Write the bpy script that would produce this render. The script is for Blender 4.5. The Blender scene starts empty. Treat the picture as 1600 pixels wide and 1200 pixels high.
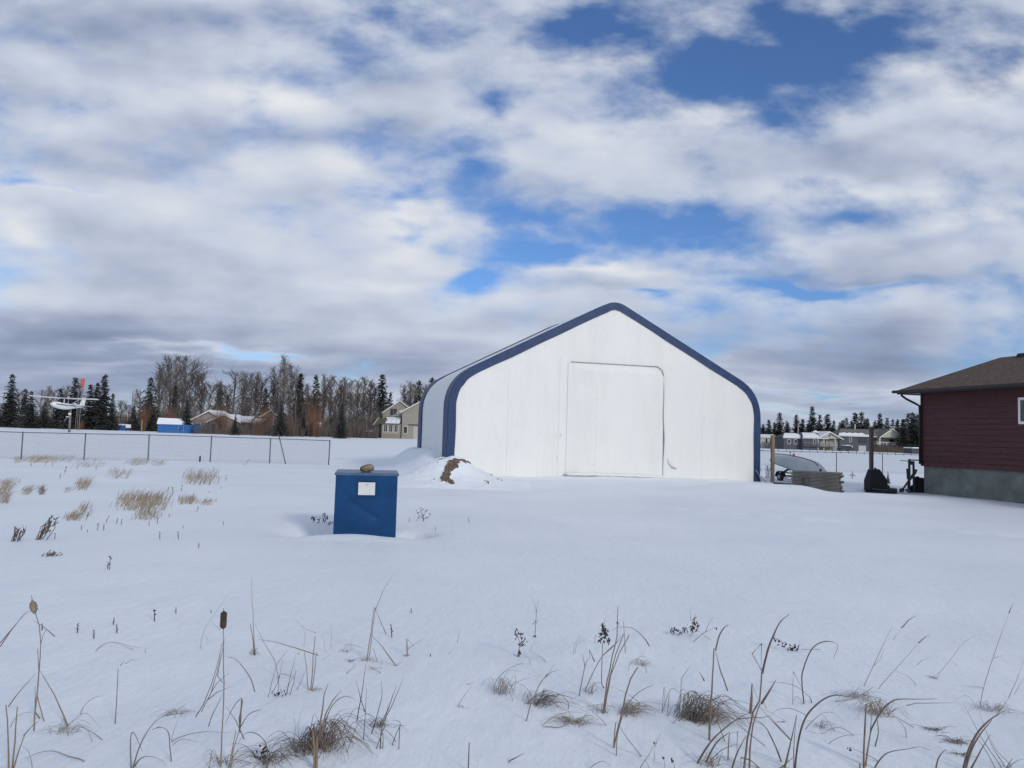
import bpy, bmesh, math, random
import numpy as np
from mathutils import Vector, Matrix
R = math.radians
rng = random.Random(7)
SC = bpy.context.scene
COL = SC.collection

# ------------------------------------------------------------------ camera
CAMZ, FPX, PITCH, ROLL = 1.75, 1200.0, R(3.77), R(1.72)
cam_data = bpy.data.cameras.new('camera'); cam = bpy.data.objects.new('camera', cam_data); COL.objects.link(cam)
cam_data.sensor_width = 36.0; cam_data.lens = 36.0*FPX/1600.0; cam_data.clip_start = 0.05; cam_data.clip_end = 8000
FWD = Vector((0, math.cos(PITCH), math.sin(PITCH)))
_u0 = Vector((0, -math.sin(PITCH), math.cos(PITCH))); _r0 = Vector((1, 0, 0))
RGT = math.cos(ROLL)*_r0 + math.sin(ROLL)*_u0
UPV = -math.sin(ROLL)*_r0 + math.cos(ROLL)*_u0
CAM = Vector((0, 0, CAMZ))
m = Matrix((RGT, UPV, -FWD)).transposed().to_4x4(); m.translation = CAM
cam.matrix_world = m
SC.camera = cam

# ------------------------------------------------------------------ light
SC.view_settings.view_transform = 'Standard'; SC.view_settings.look = 'None'
SC.view_settings.exposure = 0.0; SC.view_settings.gamma = 1.0; SC.view_settings.use_curve_mapping = False
SUN_AZ = Vector((0.56, -0.83, 0)).normalized(); SUN_EL = R(23)
sd = bpy.data.lights.new('sun', 'SUN'); sd.energy = 1.6; sd.angle = R(9); sd.color = (1.0, 0.94, 0.84)
sun = bpy.data.objects.new('sun', sd); COL.objects.link(sun)
sdir = SUN_AZ*math.cos(SUN_EL) + Vector((0, 0, math.sin(SUN_EL)))
sun.rotation_euler = sdir.to_track_quat('Z', 'Y').to_euler(); sun.location = (40, -60, 40)

W = bpy.data.worlds.new('World'); SC.world = W; W.use_nodes = True
def build_world():
    nt = W.node_tree; N = nt.nodes; L = nt.links; N.clear()
    def nd(t, **k):
        n = N.new(t)
        for a, b in k.items(): setattr(n, a, b)
        return n
    def put(sock, v):
        if hasattr(v, 'is_linked') or isinstance(v, bpy.types.NodeSocket): L.new(v, sock)
        else: sock.default_value = v
    def M(op, a, b=None, c=None, clamp=False):
        n = nd('ShaderNodeMath', operation=op, use_clamp=clamp)
        put(n.inputs[0], a)
        if b is not None: put(n.inputs[1], b)
        if c is not None: put(n.inputs[2], c)
        return n.outputs[0]
    def V(op, a, b=None):
        n = nd('ShaderNodeVectorMath', operation=op)
        put(n.inputs[0], a)
        if b is not None: put(n.inputs[1], b)
        return n.outputs['Value'] if op == 'DOT_PRODUCT' else n.outputs['Vector']
    def XYZ(x, y, z):
        n = nd('ShaderNodeCombineXYZ'); put(n.inputs[0], x); put(n.inputs[1], y); put(n.inputs[2], z); return n.outputs[0]
    def noise(vec, scale, detail, rough=0.55, dist=0.0, lac=2.0):
        n = nd('ShaderNodeTexNoise'); n.inputs['Scale'].default_value = scale; n.inputs['Detail'].default_value = detail
        n.inputs['Roughness'].default_value = rough; n.inputs['Distortion'].default_value = dist; n.inputs['Lacunarity'].default_value = lac
        L.new(vec, n.inputs['Vector']); return n
    def SS(x, a, b):
        n = nd('ShaderNodeMapRange', interpolation_type='SMOOTHSTEP'); put(n.inputs[0], x)
        n.inputs[1].default_value = a; n.inputs[2].default_value = b; return n.outputs[0]
    def MIX(f, a, b):
        n = nd('ShaderNodeMix', data_type='RGBA'); put(n.inputs['Factor'], f)
        put(n.inputs[6], a); put(n.inputs[7], b); return n.outputs[2]
    tc = nd('ShaderNodeTexCoord'); sp = nd('ShaderNodeSeparateXYZ'); L.new(tc.outputs['Generated'], sp.inputs[0])
    x, y, z = sp.outputs
    ay = M('MAXIMUM', M('ABSOLUTE', y), 0.05)
    A = M('DIVIDE', x, ay); E = M('DIVIDE', M('MAXIMUM', z, 0.0), ay)     # tangent-plane direction of the sky
    zc = M('ADD', M('MAXIMUM', z, 0.0), 0.13)
    P = XYZ(M('DIVIDE', x, zc), M('DIVIDE', y, zc), 0.0)                  # flat cloud layer seen in perspective
    wn = noise(P, 1.1, 4, 0.55)
    wv = V('SUBTRACT', wn.outputs['Color'], (0.5, 0.5, 0.5))
    # ragged edges for the large openings and banks, smaller towards the horizon
    wsc = M('MULTIPLY', M('ADD', E, 0.035), 0.72)
    ws = nd('ShaderNodeVectorMath', operation='SCALE'); L.new(wv, ws.inputs[0]); L.new(wsc, ws.inputs['Scale'])
    AE = V('ADD', XYZ(A, E, 0.0), ws.outputs[0])
    def blobs(lst):
        acc = None
        for (px, py, rx, ry, w) in lst:
            d = FWD + ((px-800)/FPX)*RGT + ((600-py)/FPX)*UPV
            c = (d.x/d.y, d.z/d.y, 0)
            t = V('MULTIPLY', V('SUBTRACT', AE, c), (FPX/rx, FPX/ry, 0))
            g = M('MULTIPLY', M('EXPONENT', M('MULTIPLY', V('DOT_PRODUCT', t, t), -1.0)), w)
            acc = g if acc is None else M('ADD', acc, g)
        return acc
    cov = blobs(SKY_COVER)
    lit = blobs(SKY_LIGHT)
    n1 = noise(P, 0.95, 9, 0.54)
    n1s = noise(P, 0.95, 4, 0.5); n2 = noise(V('ADD', P, (0.07, -0.20, 0.0)), 0.95, 4, 0.5)
    # puffs that keep their height towards the horizon
    AEs = V('MULTIPLY', XYZ(A, E, 0.37), (1.0, 1.9, 1.0))
    n4 = noise(AEs, 6.5, 10, 0.58)
    n4s = noise(AEs, 6.5, 4, 0.5); n5 = noise(V('ADD', AEs, (0.018, 0.055, 0.0)), 6.5, 4, 0.5)
    # stretched streaks in the low bands
    PS = V('MULTIPLY', P, (0.42, 1.1, 1.0))
    n3 = noise(PS, 1.1, 6, 0.5)
    lowmask = SS(E, 0.26, 0.04)
    dens = M('ADD', M('ADD', M('ADD', M('MULTIPLY', n1.outputs['Fac'], 0.66), M('MULTIPLY_ADD', n4.outputs['Fac'], 1.15, -0.325)), M('MULTIPLY', n3.outputs['Fac'], 0.20)), M('ADD', cov, M('MULTIPLY', SS(E, 0.14, 0.0), 0.16)))
    alpha = M('POWER', SS(dens, SKY_T[0], SKY_T[1]), 0.85)
    relief = M('ADD', M('MULTIPLY', M('SUBTRACT', n1s.outputs['Fac'], n2.outputs['Fac']), 0.55), M('MULTIPLY', M('SUBTRACT', n4s.outputs['Fac'], n5.outputs['Fac']), M('MULTIPLY_ADD', E, 0.75, 0.5)))
    strk = M('MULTIPLY', M('SUBTRACT', n3.outputs['Fac'], 0.5), M('MULTIPLY_ADD', lowmask, 0.9, 0.15))
    thick = M('MULTIPLY', SS(dens, 0.62, 1.15), -0.20)
    s = M('ADD', M('ADD', M('ADD', M('ADD', relief, strk), lit), 0.68), thick, clamp=True)
    cr = nd('ShaderNodeValToRGB'); L.new(s, cr.inputs[0])
    el = cr.color_ramp.elements
    el[0].position = 0.0; el[0].color = (0.17, 0.215, 0.34, 1)
    el[1].position = 1.0; el[1].color = (0.82, 0.83, 0.845, 1)
    e = el.new(0.35); e.color = (0.33, 0.39, 0.53, 1)
    e = el.new(0.65); e.color = (0.56, 0.62, 0.735, 1)
    sky = nd('ShaderNodeTexSky', sky_type='NISHITA'); sky.sun_disc = False; sky.sun_elevation = SUN_EL
    sky.sun_rotation = math.atan2(SUN_AZ.x, SUN_AZ.y); sky.air_density = 1.0; sky.dust_density = 0.6; sky.ozone_density = 2.0
    blue = V('MULTIPLY', sky.outputs[0], MIX(SS(E, 0.05, 0.42), (0.60, 0.86, 1.32, 1), (0.62, 0.84, 1.2, 1)))
    # the world background runs at strength 0.1, so the cloud radiance is divided by it
    cl = V('MULTIPLY', cr.outputs[0], (10.0, 10.0, 10.0))
    bg = nd('ShaderNodeBackground'); L.new(MIX(alpha, blue, cl), bg.inputs[0]); bg.inputs[1].default_value = 0.1
    out = nd('ShaderNodeOutputWorld'); L.new(bg.outputs[0], out.inputs[0])
    W.cycles.sampling_method = 'MANUAL'; W.cycles.sample_map_resolution = 512
# openings (negative) and banks (positive) of the cloud cover, by direction
SKY_T = (0.41, 0.90)
SKY_COVER = [(1085, 85, 120, 70, -0.34), (955, 60, 60, 70, -0.16), (1220, 5, 150, 40, -0.16), (1300, 45, 130, 60, -0.32), (930, 110, 60, 60, -0.06), (930, 10, 80, 40, -0.14), (730, 290, 55, 40, -0.32), (640, 345, 40, 18, -0.26),
             (740, 415, 45, 34, -0.40), (790, 355, 60, 26, -0.20), (900, 372, 110, 22, -0.24), (1080, 335, 80, 30, -0.38), (1000, 320, 60, 30, -0.20), (1270, 443, 110, 14, -0.41), (1420, 437, 60, 8, -0.20), (560, 60, 90, 40, -0.10), (530, 100, 60, 30, -0.06),
             (40, 272, 60, 14, -0.31), (150, 285, 60, 12, -0.26), (400, 546, 70, 9, -0.44), (340, 535, 40, 6, -0.26), (1270, 609, 110, 5, -0.44), (1250, 637, 110, 5, -0.38), (1350, 625, 60, 4, -0.26),
             (800, 170, 26, 36, -0.18), (1010, 468, 30, 9, -0.32), (1180, 180, 60, 30, -0.13), (1340, 330, 60, 12, -0.15),
             (250, 160, 420, 150, .26), (330, 420, 380, 110, .26), (1500, 190, 170, 100, .26), (900, 225, 160, 50, .16), (940, 425, 130, 22, .30), (1250, 250, 170, 50, .22), (1330, 385, 260, 30, .24), (630, 375, 60, 30, .2),
             (800, 560, 900, 70, .24)]
SKY_LIGHT = [(430, 150, 150, 50, .24), (250, 110, 200, 60, .10), (620, 375, 65, 34, .34), (30, 345, 60, 26, .34), (440, 270, 120, 35, .14), (380, 400, 220, 50, .10), (300, 330, 140, 30, .12),
             (1500, 120, 110, 55, .22), (940, 412, 110, 18, .34), (1370, 285, 120, 18, .26), (900, 200, 140, 60, .14), (600, 440, 160, 20, .16), (1100, 150, 70, 30, .12), (1250, 375, 60, 10, .16), (1580, 290, 50, 20, .15),
             (250, 225, 260, 36, -.2), (120, 565, 300, 50, -.28), (120, 515, 260, 20, -.12), (1400, 560, 300, 55, -.36), (1250, 415, 260, 16, -.28), (1300, 235, 180, 30, -.16), (1400, 340, 160, 22, -.20),
             (560, 110, 110, 50, -.20), (80, 30, 300, 45, -.20), (700, 60, 200, 50, -.10), (200, 605, 200, 15, -.12), (500, 590, 300, 30, -.14), (700, 500, 250, 30, .06), (250, 540, 160, 7, .22), (250, 575, 180, 5, .16), (900, 455, 130, 14, -.2)]
build_world()

# ------------------------------------------------------------------ helpers
def at(px, py, Y):
    """world point at distance Y in front of the camera that the photograph shows at (px, py)"""
    d = FWD + ((px-800)/FPX)*RGT + ((600-py)/FPX)*UPV
    return CAM + d*(Y/d.y)
def proj(p):
    v = Vector(p)-CAM; w = v.dot(FWD)
    return 800+FPX*v.dot(RGT)/w, 600-FPX*v.dot(UPV)/w
def ground(px, py):
    d = FWD + ((px-800)/FPX)*RGT + ((600-py)/FPX)*UPV
    z = 0.0; p = CAM
    for _ in range(10):
        p = CAM + d*((z-CAMZ)/d.z); z = float(hz(p.x, p.y))
    return Vector((p.x, p.y, z))

def _hash(i, j, s):
    v = np.sin(i*127.1+j*311.7+s*74.7)*43758.5453
    return v-np.floor(v)
def vn(x, y, s=0):
    x = np.asarray(x, float); y = np.asarray(y, float)
    i = np.floor(x); j = np.floor(y); fx = x-i; fy = y-j
    fx = fx*fx*fx*(fx*(fx*6-15)+10); fy = fy*fy*fy*(fy*(fy*6-15)+10)
    a = _hash(i, j, s); b = _hash(i+1, j, s); c = _hash(i, j+1, s); d = _hash(i+1, j+1, s)
    return a+(b-a)*fx+(c-a)*fy+(a-b-c+d)*fx*fy
def fbm(x, y, s=0, o=4):
    t = 0; a = .5
    for k in range(o):
        t = t+a*(vn(x, y, s+k)-.5); x = np.asarray(x)*2.03+3.1; y = np.asarray(y)*2.03+1.7; a *= .5
    return t
def sst(x, a, b):
    t = np.clip((np.asarray(x, float)-a)/(b-a), 0, 1); return t*t*(3-2*t)

# fabric shelter frame (used by the snow drifts too)
TH = R(15.5); SW = 13.9; SL = 7.6; SX, SY = -2.45, 30.0
FU = Vector((math.cos(TH), math.sin(TH), 0)); FV = Vector((-math.sin(TH), math.cos(TH), 0))
TRACKS = [(4.6+.62*k+.10*math.sin(k*2.4), 19.6-.47*k+.22*(k % 2)+.12*math.sin(k*1.7)) for k in range(14)]
def hz(x, y):
    x = np.asarray(x, float); y = np.asarray(y, float)
    r = np.hypot(x, y)
    far = 1-sst(r, 60, 110)
    z = (.16*fbm(x/7, y/7, 3, 3)+.05*fbm(x/1.7, y/2.6, 11, 3))*far*sst(y, -2, 3)
    z = z + .05*fbm(x/.55, y/.75, 21, 2)*(1-sst(y, 6, 12))
    # low wind ripples
    z = z + .016*fbm((x+.4*y)/.28, (y-.3*x)/1.1, 31, 3)*(1-sst(r, 18, 30))
    # drifts round the shelter
    dx, dy = x-SX, y-SY
    s = dx*FU.x+dy*FU.y; t = dx*FV.x+dy*FV.y
    nz = fbm(x/1.1, y/1.1, 41, 3)
    side = np.exp(-(np.maximum(-s-.1, 0)/1.15)**2)*sst(t, -1.6, 2.4)*(1-sst(t, 8, 11))*np.where(s > 1.5, 0, 1)
    z = z + (1.0+.25*nz)*side
    fr = np.exp(-((t+.1)/.55)**2)*sst(s, .6, 2.0)*(1-sst(s, SW-1.6, SW-.3))
    z = z + (.09+.10*nz)*fr
    z = z + .07*np.exp(-((t+3.0)/1.6)**2)*sst(s, 0, 3)*(1-sst(s, SW-1, SW+3))
    # bank in front of the boards and the machinery, scoured strip behind it
    b1 = sst(x, 5.0, 8.2)*(1-sst(x, 9.9, 11.7))
    z = z + .30*b1*np.exp(-((y-26.7)/np.where(y > 26.7, .75, 1.7))**2)
    z = z + .15*np.exp(-((y-(26.0-.35*(x-12)))/.9)**2)*sst(x, 10.6, 12.0)*(1-sst(x, 14.2, 16.5))
    z = z - .10*np.exp(-((y-28.6)/1.0)**2)*sst(x, 11.2, 12.5)*(1-sst(x, 15, 16))
    # a faint line of old footprints across the yard
    for k, (qx, qy) in enumerate(TRACKS):
        z = z - .055*np.exp(-((x-qx)/.16)**2-((y-qy)/.22)**2)
    # hollows scoured beside the steel box
    bx, by = -2.52, 13.6
    z = z - .30*np.exp(-((x-bx+.95)/.42)**2-((y-by-.05)/.62)**2)
    z = z - .20*np.exp(-((x-bx-.85)/.30)**2-((y-by-.0)/.40)**2)
    z = z + .07*np.exp(-((x-bx)/.9)**2-((y-by+.95)/.30)**2)
    return z
def hz1(x, y): return float(hz(x, y))

# ---- materials
MAT = {}
def mat(name, col, rough=.75, metal=0.0, var=0.0, vscale=3.0, bump=0.0, bscale=20.0, col2=None, detail=5, stretch=None, spec=.35, trans=0.0, emit=None):
    if name in MAT: return MAT[name]
    M_ = bpy.data.materials.new(name); M_.use_nodes = True
    nt = M_.node_tree; b = nt.nodes['Principled BSDF']; L = nt.links
    b.inputs['Roughness'].default_value = rough; b.inputs['Metallic'].default_value = metal
    b.inputs['Specular IOR Level'].default_value = spec
    b.inputs['Base Color'].default_value = (*col, 1)
    if trans: b.inputs['Transmission Weight'].default_value = trans
    tc = nt.nodes.new('ShaderNodeTexCoord'); vec = tc.outputs['Object']
    if stretch:
        mp = nt.nodes.new('ShaderNodeMapping'); mp.inputs['Scale'].default_value = stretch
        L.new(vec, mp.inputs['Vector']); vec = mp.outputs['Vector']
    if var or col2:
        n = nt.nodes.new('ShaderNodeTexNoise'); n.inputs['Scale'].default_value = vscale; n.inputs['Detail'].default_value = detail
        n.inputs['Roughness'].default_value = .62
        L.new(vec, n.inputs['Vector'])
        cr = nt.nodes.new('ShaderNodeValToRGB'); L.new(n.outputs['Fac'], cr.inputs[0])
        c2 = col2 or tuple(min(1, c*(1+var)) for c in col); c1 = tuple(c*(1-var) for c in col)
        cr.color_ramp.elements[0].position = .32; cr.color_ramp.elements[1].position = .68
        cr.color_ramp.elements[0].color = (*c1, 1); cr.color_ramp.elements[1].color = (*c2, 1)
        L.new(cr.outputs[0], b.inputs['Base Color'])
    if bump:
        n = nt.nodes.new('ShaderNodeTexNoise'); n.inputs['Scale'].default_value = bscale; n.inputs['Detail'].default_value = 4
        L.new(vec, n.inputs['Vector'])
        bp = nt.nodes.new('ShaderNodeBump'); bp.inputs['Strength'].default_value = 1.0; bp.inputs['Distance'].default_value = bump
        L.new(n.outputs['Fac'], bp.inputs['Height']); L.new(bp.outputs[0], b.inputs['Normal'])
    MAT[name] = M_
    return M_

def snow_material():
    M_ = bpy.data.materials.new('snow'); M_.use_nodes = True
    nt = M_.node_tree; b = nt.nodes['Principled BSDF']; L = nt.links
    b.inputs['Roughness'].default_value = .55; b.inputs['Specular IOR Level'].default_value = .25
    tc = nt.nodes.new('ShaderNodeTexCoord')
    n = nt.nodes.new('ShaderNodeTexNoise'); n.inputs['Scale'].default_value = .35; n.inputs['Detail'].default_value = 6
    L.new(tc.outputs['Object'], n.inputs['Vector'])
    cr = nt.nodes.new('ShaderNodeValToRGB'); cr.color_ramp.elements[0].position = .35; cr.color_ramp.elements[1].position = .65
    cr.color_ramp.elements[0].color = (.775, .82, .865, 1); cr.color_ramp.elements[1].color = (.835, .875, .91, 1)
    L.new(n.outputs['Fac'], cr.inputs[0]); L.new(cr.outputs[0], b.inputs['Base Color'])
    n1 = nt.nodes.new('ShaderNodeTexNoise'); n1.inputs['Scale'].default_value = 9; n1.inputs['Detail'].default_value = 8; n1.inputs['Roughness'].default_value = .6
    mp = nt.nodes.new('ShaderNodeMapping'); mp.inputs['Scale'].default_value = (1, .45, 1); mp.inputs['Rotation'].default_value = (0, 0, .5)
    L.new(tc.outputs['Object'], mp.inputs['Vector']); L.new(mp.outputs[0], n1.inputs['Vector'])
    bp = nt.nodes.new('ShaderNodeBump'); bp.inputs['Distance'].default_value = .018; bp.inputs['Strength'].default_value = .9
    L.new(n1.outputs['Fac'], bp.inputs['Height'])
    n2 = nt.nodes.new('ShaderNodeTexNoise'); n2.inputs['Scale'].default_value = 260; n2.inputs['Detail'].default_value = 2
    L.new(tc.outputs['Object'], n2.inputs['Vector'])
    b2 = nt.nodes.new('ShaderNodeBump'); b2.inputs['Distance'].default_value = .0012; b2.inputs['Strength'].default_value = .6
    L.new(n2.outputs['Fac'], b2.inputs['Height']); L.new(bp.outputs[0], b2.inputs['Normal']); L.new(b2.outputs[0], b.inputs['Normal'])
    MAT['snow'] = M_
    return M_

# ---- mesh building
class MB:
    def __init__(s): s.v = []; s.f = []; s.mi = []; s.cur = 0
    def face(s, pts):
        i = len(s.v); s.v += [tuple(p) for p in pts]; s.f.append(tuple(range(i, i+len(pts)))); s.mi.append(s.cur)
    def grid(s, rows, close=False):
        i0 = len(s.v); n = len(rows[0])
        for r in rows: s.v += [tuple(p) for p in r]
        for a in range(len(rows)-1):
            for b in range(n if close else n-1):
                c = (b+1) % n
                s.f.append((i0+a*n+b, i0+a*n+c, i0+(a+1)*n+c, i0+(a+1)*n+b)); s.mi.append(s.cur)
    def box(s, x0, x1, y0, y1, z0, z1, M_=None):
        c = [Vector((x, y, z)) for z in (z0, z1) for y in (y0, y1) for x in (x0, x1)]
        if M_ is not None: c = [M_ @ p for p in c]
        i = len(s.v); s.v += [tuple(p) for p in c]
        for q in ((0, 2, 3, 1), (4, 5, 7, 6), (0, 1, 5, 4), (2, 6, 7, 3), (0, 4, 6, 2), (1, 3, 7, 5)):
            s.f.append(tuple(i+k for k in q)); s.mi.append(s.cur)
    def prism(s, poly, y0, y1, M_=None):
        """polygon in x,z extruded along y"""
        a = [Vector((p[0], y0, p[1])) for p in poly]; b = [Vector((p[0], y1, p[1])) for p in poly]
        if M_ is not None: a = [M_ @ p for p in a]; b = [M_ @ p for p in b]
        i = len(s.v); n = len(poly); s.v += [tuple(p) for p in a+b]
        s.f.append(tuple(range(i, i+n))); s.f.append(tuple(range(i+2*n-1, i+n-1, -1))); s.mi += [s.cur, s.cur]
        for k in range(n):
            j = (k+1) % n; s.f.append((i+j, i+k, i+n+k, i+n+j)); s.mi.append(s.cur)
    def tube(s, pts, rad, n=6, cap=True, flat=None, up=None):
        """swept tube; rad number or list; flat = (ratio, angle) squashes the section"""
        pts = [Vector(p) for p in pts]; k = len(pts)
        rs = rad if isinstance(rad, (list, tuple)) else [rad]*k
        ref = Vector((0, 0, 1)); rows = []
        t0 = (pts[-1]-pts[0])
        if up is not None: ref = Vector(up)
        elif t0.length and abs(t0.normalized().z) > .8: ref = Vector((1, .3, 0))
        for i, p in enumerate(pts):
            t = (pts[min(i+1, k-1)]-pts[max(i-1, 0)])
            t = t.normalized() if t.length > 1e-9 else Vector((0, 0, 1))
            a = t.cross(ref); a = a.normalized() if a.length > 1e-6 else Vector((1, 0, 0)); b = t.cross(a)
            row = []
            for j in range(n):
                w = 2*math.pi*j/n; ca, sa = math.cos(w), math.sin(w)
                if flat:
                    fa = flat[1]; sa *= flat[0]; ca, sa = ca*math.cos(fa)-sa*math.sin(fa), ca*math.sin(fa)+sa*math.cos(fa)
                row.append(p+a*(rs[i]*ca)+b*(rs[i]*sa))
            rows.append(row)
        i0 = len(s.v); s.grid(rows, True)
        if cap:
            s.f.append(tuple(i0+j for j in range(n-1, -1, -1))); s.mi.append(s.cur)
            s.f.append(tuple(i0+(k-1)*n+j for j in range(n))); s.mi.append(s.cur)
    def mesh(s, name, mats, smooth=False):
        me = bpy.data.meshes.new(name); me.from_pydata(s.v, [], s.f)
        for q in (mats if isinstance(mats, (list, tuple)) else [mats]): me.materials.append(q)
        if any(s.mi): me.polygons.foreach_set('material_index', s.mi)
        if smooth: me.polygons.foreach_set('use_smooth', [True]*len(me.polygons))
        me.update(); return me
    def build(s, name, mats, parent=None, smooth=False, loc=None, rz=None, recalc=False, bevel=0):
        me = s.mesh(name, mats, smooth)
        if recalc:
            bm = bmesh.new(); bm.from_mesh(me); bmesh.ops.remove_doubles(bm, verts=bm.verts, dist=1e-5)
            bmesh.ops.recalc_face_normals(bm, faces=bm.faces); bm.to_mesh(me); bm.free()
        o = bpy.data.objects.new(name, me); COL.objects.link(o)
        if parent is not None: o.parent = parent
        if loc is not None: o.location = loc
        if rz is not None: o.rotation_euler.z = rz
        if bevel:
            q = o.modifiers.new('edge', 'BEVEL'); q.width = bevel; q.segments = 2; q.limit_method = 'ANGLE'
        return o
def tag(o, label=None, cat=None, group=None, kind=None):
    if label: o['label'] = label
    if cat: o['category'] = cat
    if group: o['group'] = group
    if kind: o['kind'] = kind
    return o
def empty(name, loc, rz=0.0):
    o = bpy.data.objects.new(name, None); COL.objects.link(o); o.location = loc; o.rotation_euler.z = rz
    o.empty_display_size = .3
    return o
def children(o): return [c for c in list(o.children)]
def copy_tree(o, parent=None):
    c = o.copy(); COL.objects.link(c)
    if parent is not None: c.parent = parent
    for ch in children(o): copy_tree(ch, c)
    return c
def catmull(pts, n=6):
    pts = [Vector(p) for p in pts]
    if len(pts) < 3: return [pts[0].lerp(pts[-1], i/n) for i in range(n+1)]
    q = [2*pts[0]-pts[1]]+pts+[2*pts[-1]-pts[-2]]; out = []
    for i in range(1, len(q)-2):
        a, b, c, d = q[i-1], q[i], q[i+1], q[i+2]
        for k in range(n):
            t = k/n
            out.append(.5*((2*b)+(c-a)*t+(2*a-5*b+4*c-d)*t*t+(3*b-a-3*c+d)*t*t*t))
    out.append(pts[-1]); return out
def local(o, pts): return [Vector(p)-Vector(o.location) for p in pts]

# ------------------------------------------------------------------ snow ground: one sheet out to the horizon
SNOW = snow_material()
def axis(stops):
    out = []
    for (a, b, st) in stops:
        n = max(1, int(round((b-a)/st))); out += [a+(b-a)*i/n for i in range(n)]
    out.append(stops[-1][1]); return np.array(out)
def snow_ground():
    xs = axis([(-4000, -600, 850), (-600, -100, 60), (-100, -24, 3), (-24, -7, .35), (-7, 7, .10), (7, 22, .22), (22, 100, 3), (100, 600, 60), (600, 4000, 850)])
    ys = axis([(-300, -20, 60), (-20, 2, 1.5), (2, 16, .10), (16, 42, .20), (42, 110, 1.5), (110, 600, 35), (600, 5000, 900)])
    X, Y = np.meshgrid(xs, ys); Z = hz(X, Y)
    nx, ny = len(xs), len(ys)
    v = np.stack([X, Y, Z], -1).reshape(-1, 3)
    i = np.arange(ny-1)[:, None]*nx+np.arange(nx-1)[None, :]
    f = np.stack([i, i+1, i+nx+1, i+nx], -1).reshape(-1, 4)
    me = bpy.data.meshes.new('snow_ground'); me.from_pydata(v.tolist(), [], f.tolist())
    me.polygons.foreach_set('use_smooth', [True]*len(f)); me.materials.append(SNOW); me.update()
    o = bpy.data.objects.new('snow_ground', me); COL.objects.link(o); o['kind'] = 'structure'
snow_ground()

# ------------------------------------------------------------------ dirt mound beside the shelter
def inpoly(px, py, poly):
    c = False; n = len(poly)
    for i in range(n):
        x1, y1 = poly[i]; x2, y2 = poly[i-1]
        if (y1 > py) != (y2 > py) and px < (x2-x1)*(py-y1)/(y2-y1)+x1: c = not c
    return c
def dirt_mound():
    cx, cy = -2.06, 26.7
    nx, ny = 190, 170
    xs = np.linspace(-3.0, 3.4, nx); ys = np.linspace(-2.8, 3.0, ny)
    X, Y = np.meshgrid(xs, ys)
    base = hz(X+cx, Y+cy)
    ax = np.where(X < 0, 1.35, 1.2); r = np.hypot(X/ax, Y/1.15)
    nz = fbm(X/.9, Y/.9, 51, 4)
    H = .98*np.exp(-np.abs(r)**1.55*.9) + .12*np.exp(-((X-.5)/.35)**2-((Y)/.5)**2)
    edge = 1-sst(np.maximum(np.abs(X-.2)/3.2, np.abs(Y-.1)/2.9), .70, .98)
    Z = base+H*(1+.35*nz)*edge+.03*fbm(X/.25, Y/.25, 61, 3)*edge-.05*(1-edge)
    polys = [[(709, 717), (720, 716.5), (741, 725), (728, 724), (720, 722), (719, 725), (713, 724), (718, 730), (717, 735), (710, 733), (704, 739), (705, 746), (712, 760), (704, 759), (688, 752), (686, 747), (692, 738), (692, 733), (696, 726), (699, 721)],
             [(674, 752), (678, 747.5), (680, 749), (677, 753)], [(680, 723), (690, 716), (698, 714.5), (690, 719)], [(756, 752), (764, 755), (762, 757)], [(764, 740), (771, 743), (768, 743.5)], [(772, 746), (789, 754.5), (780, 751)]]
    D = np.zeros((ny, nx), bool)
    jx = 5.5*fbm(X*6, Y*6, 71, 4); jy = 5.5*fbm(X*6, Y*6, 77, 4)
    for a in range(ny):
        for b in range(nx):
            if Y[a, b] > .9: continue
            p = proj((X[a, b]+cx, Y[a, b]+cy, Z[a, b]))
            q = (p[0]+jx[a, b]*1.3, p[1]+jy[a, b]*1.3)
            if any(inpoly(q[0], q[1], P) for P in polys): D[a, b] = True
    Z = Z+np.where(D, .02+.10*np.abs(fbm(X/.09, Y/.09, 81, 3)), 0)
    v = np.stack([X, Y, Z], -1).reshape(-1, 3)
    i = (np.arange(ny-1)[:, None]*nx+np.arange(nx-1)[None, :])
    f = np.stack([i, i+1, i+nx+1, i+nx], -1).reshape(-1, 4)
    mi = (D[:-1, :-1] & D[1:, 1:]).reshape(-1).astype(int)
    me = bpy.data.meshes.new('dirt_mound'); me.from_pydata(v.tolist(), [], f.tolist())
    me.materials.append(SNOW); me.materials.append(mat('bare_dirt', (.16, .115, .085), .95, var=.45, vscale=14, bump=.03, bscale=30))
    me.polygons.foreach_set('material_index', mi.tolist()); me.polygons.foreach_set('use_smooth', [True]*len(f)); me.update()
    o = bpy.data.objects.new('dirt_mound', me); COL.objects.link(o); o.location = (cx, cy, 0)
    tag(o, 'snow covered heap of earth with bare brown dirt at its top, against the shelter corner', 'mound')
dirt_mound()

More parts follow.
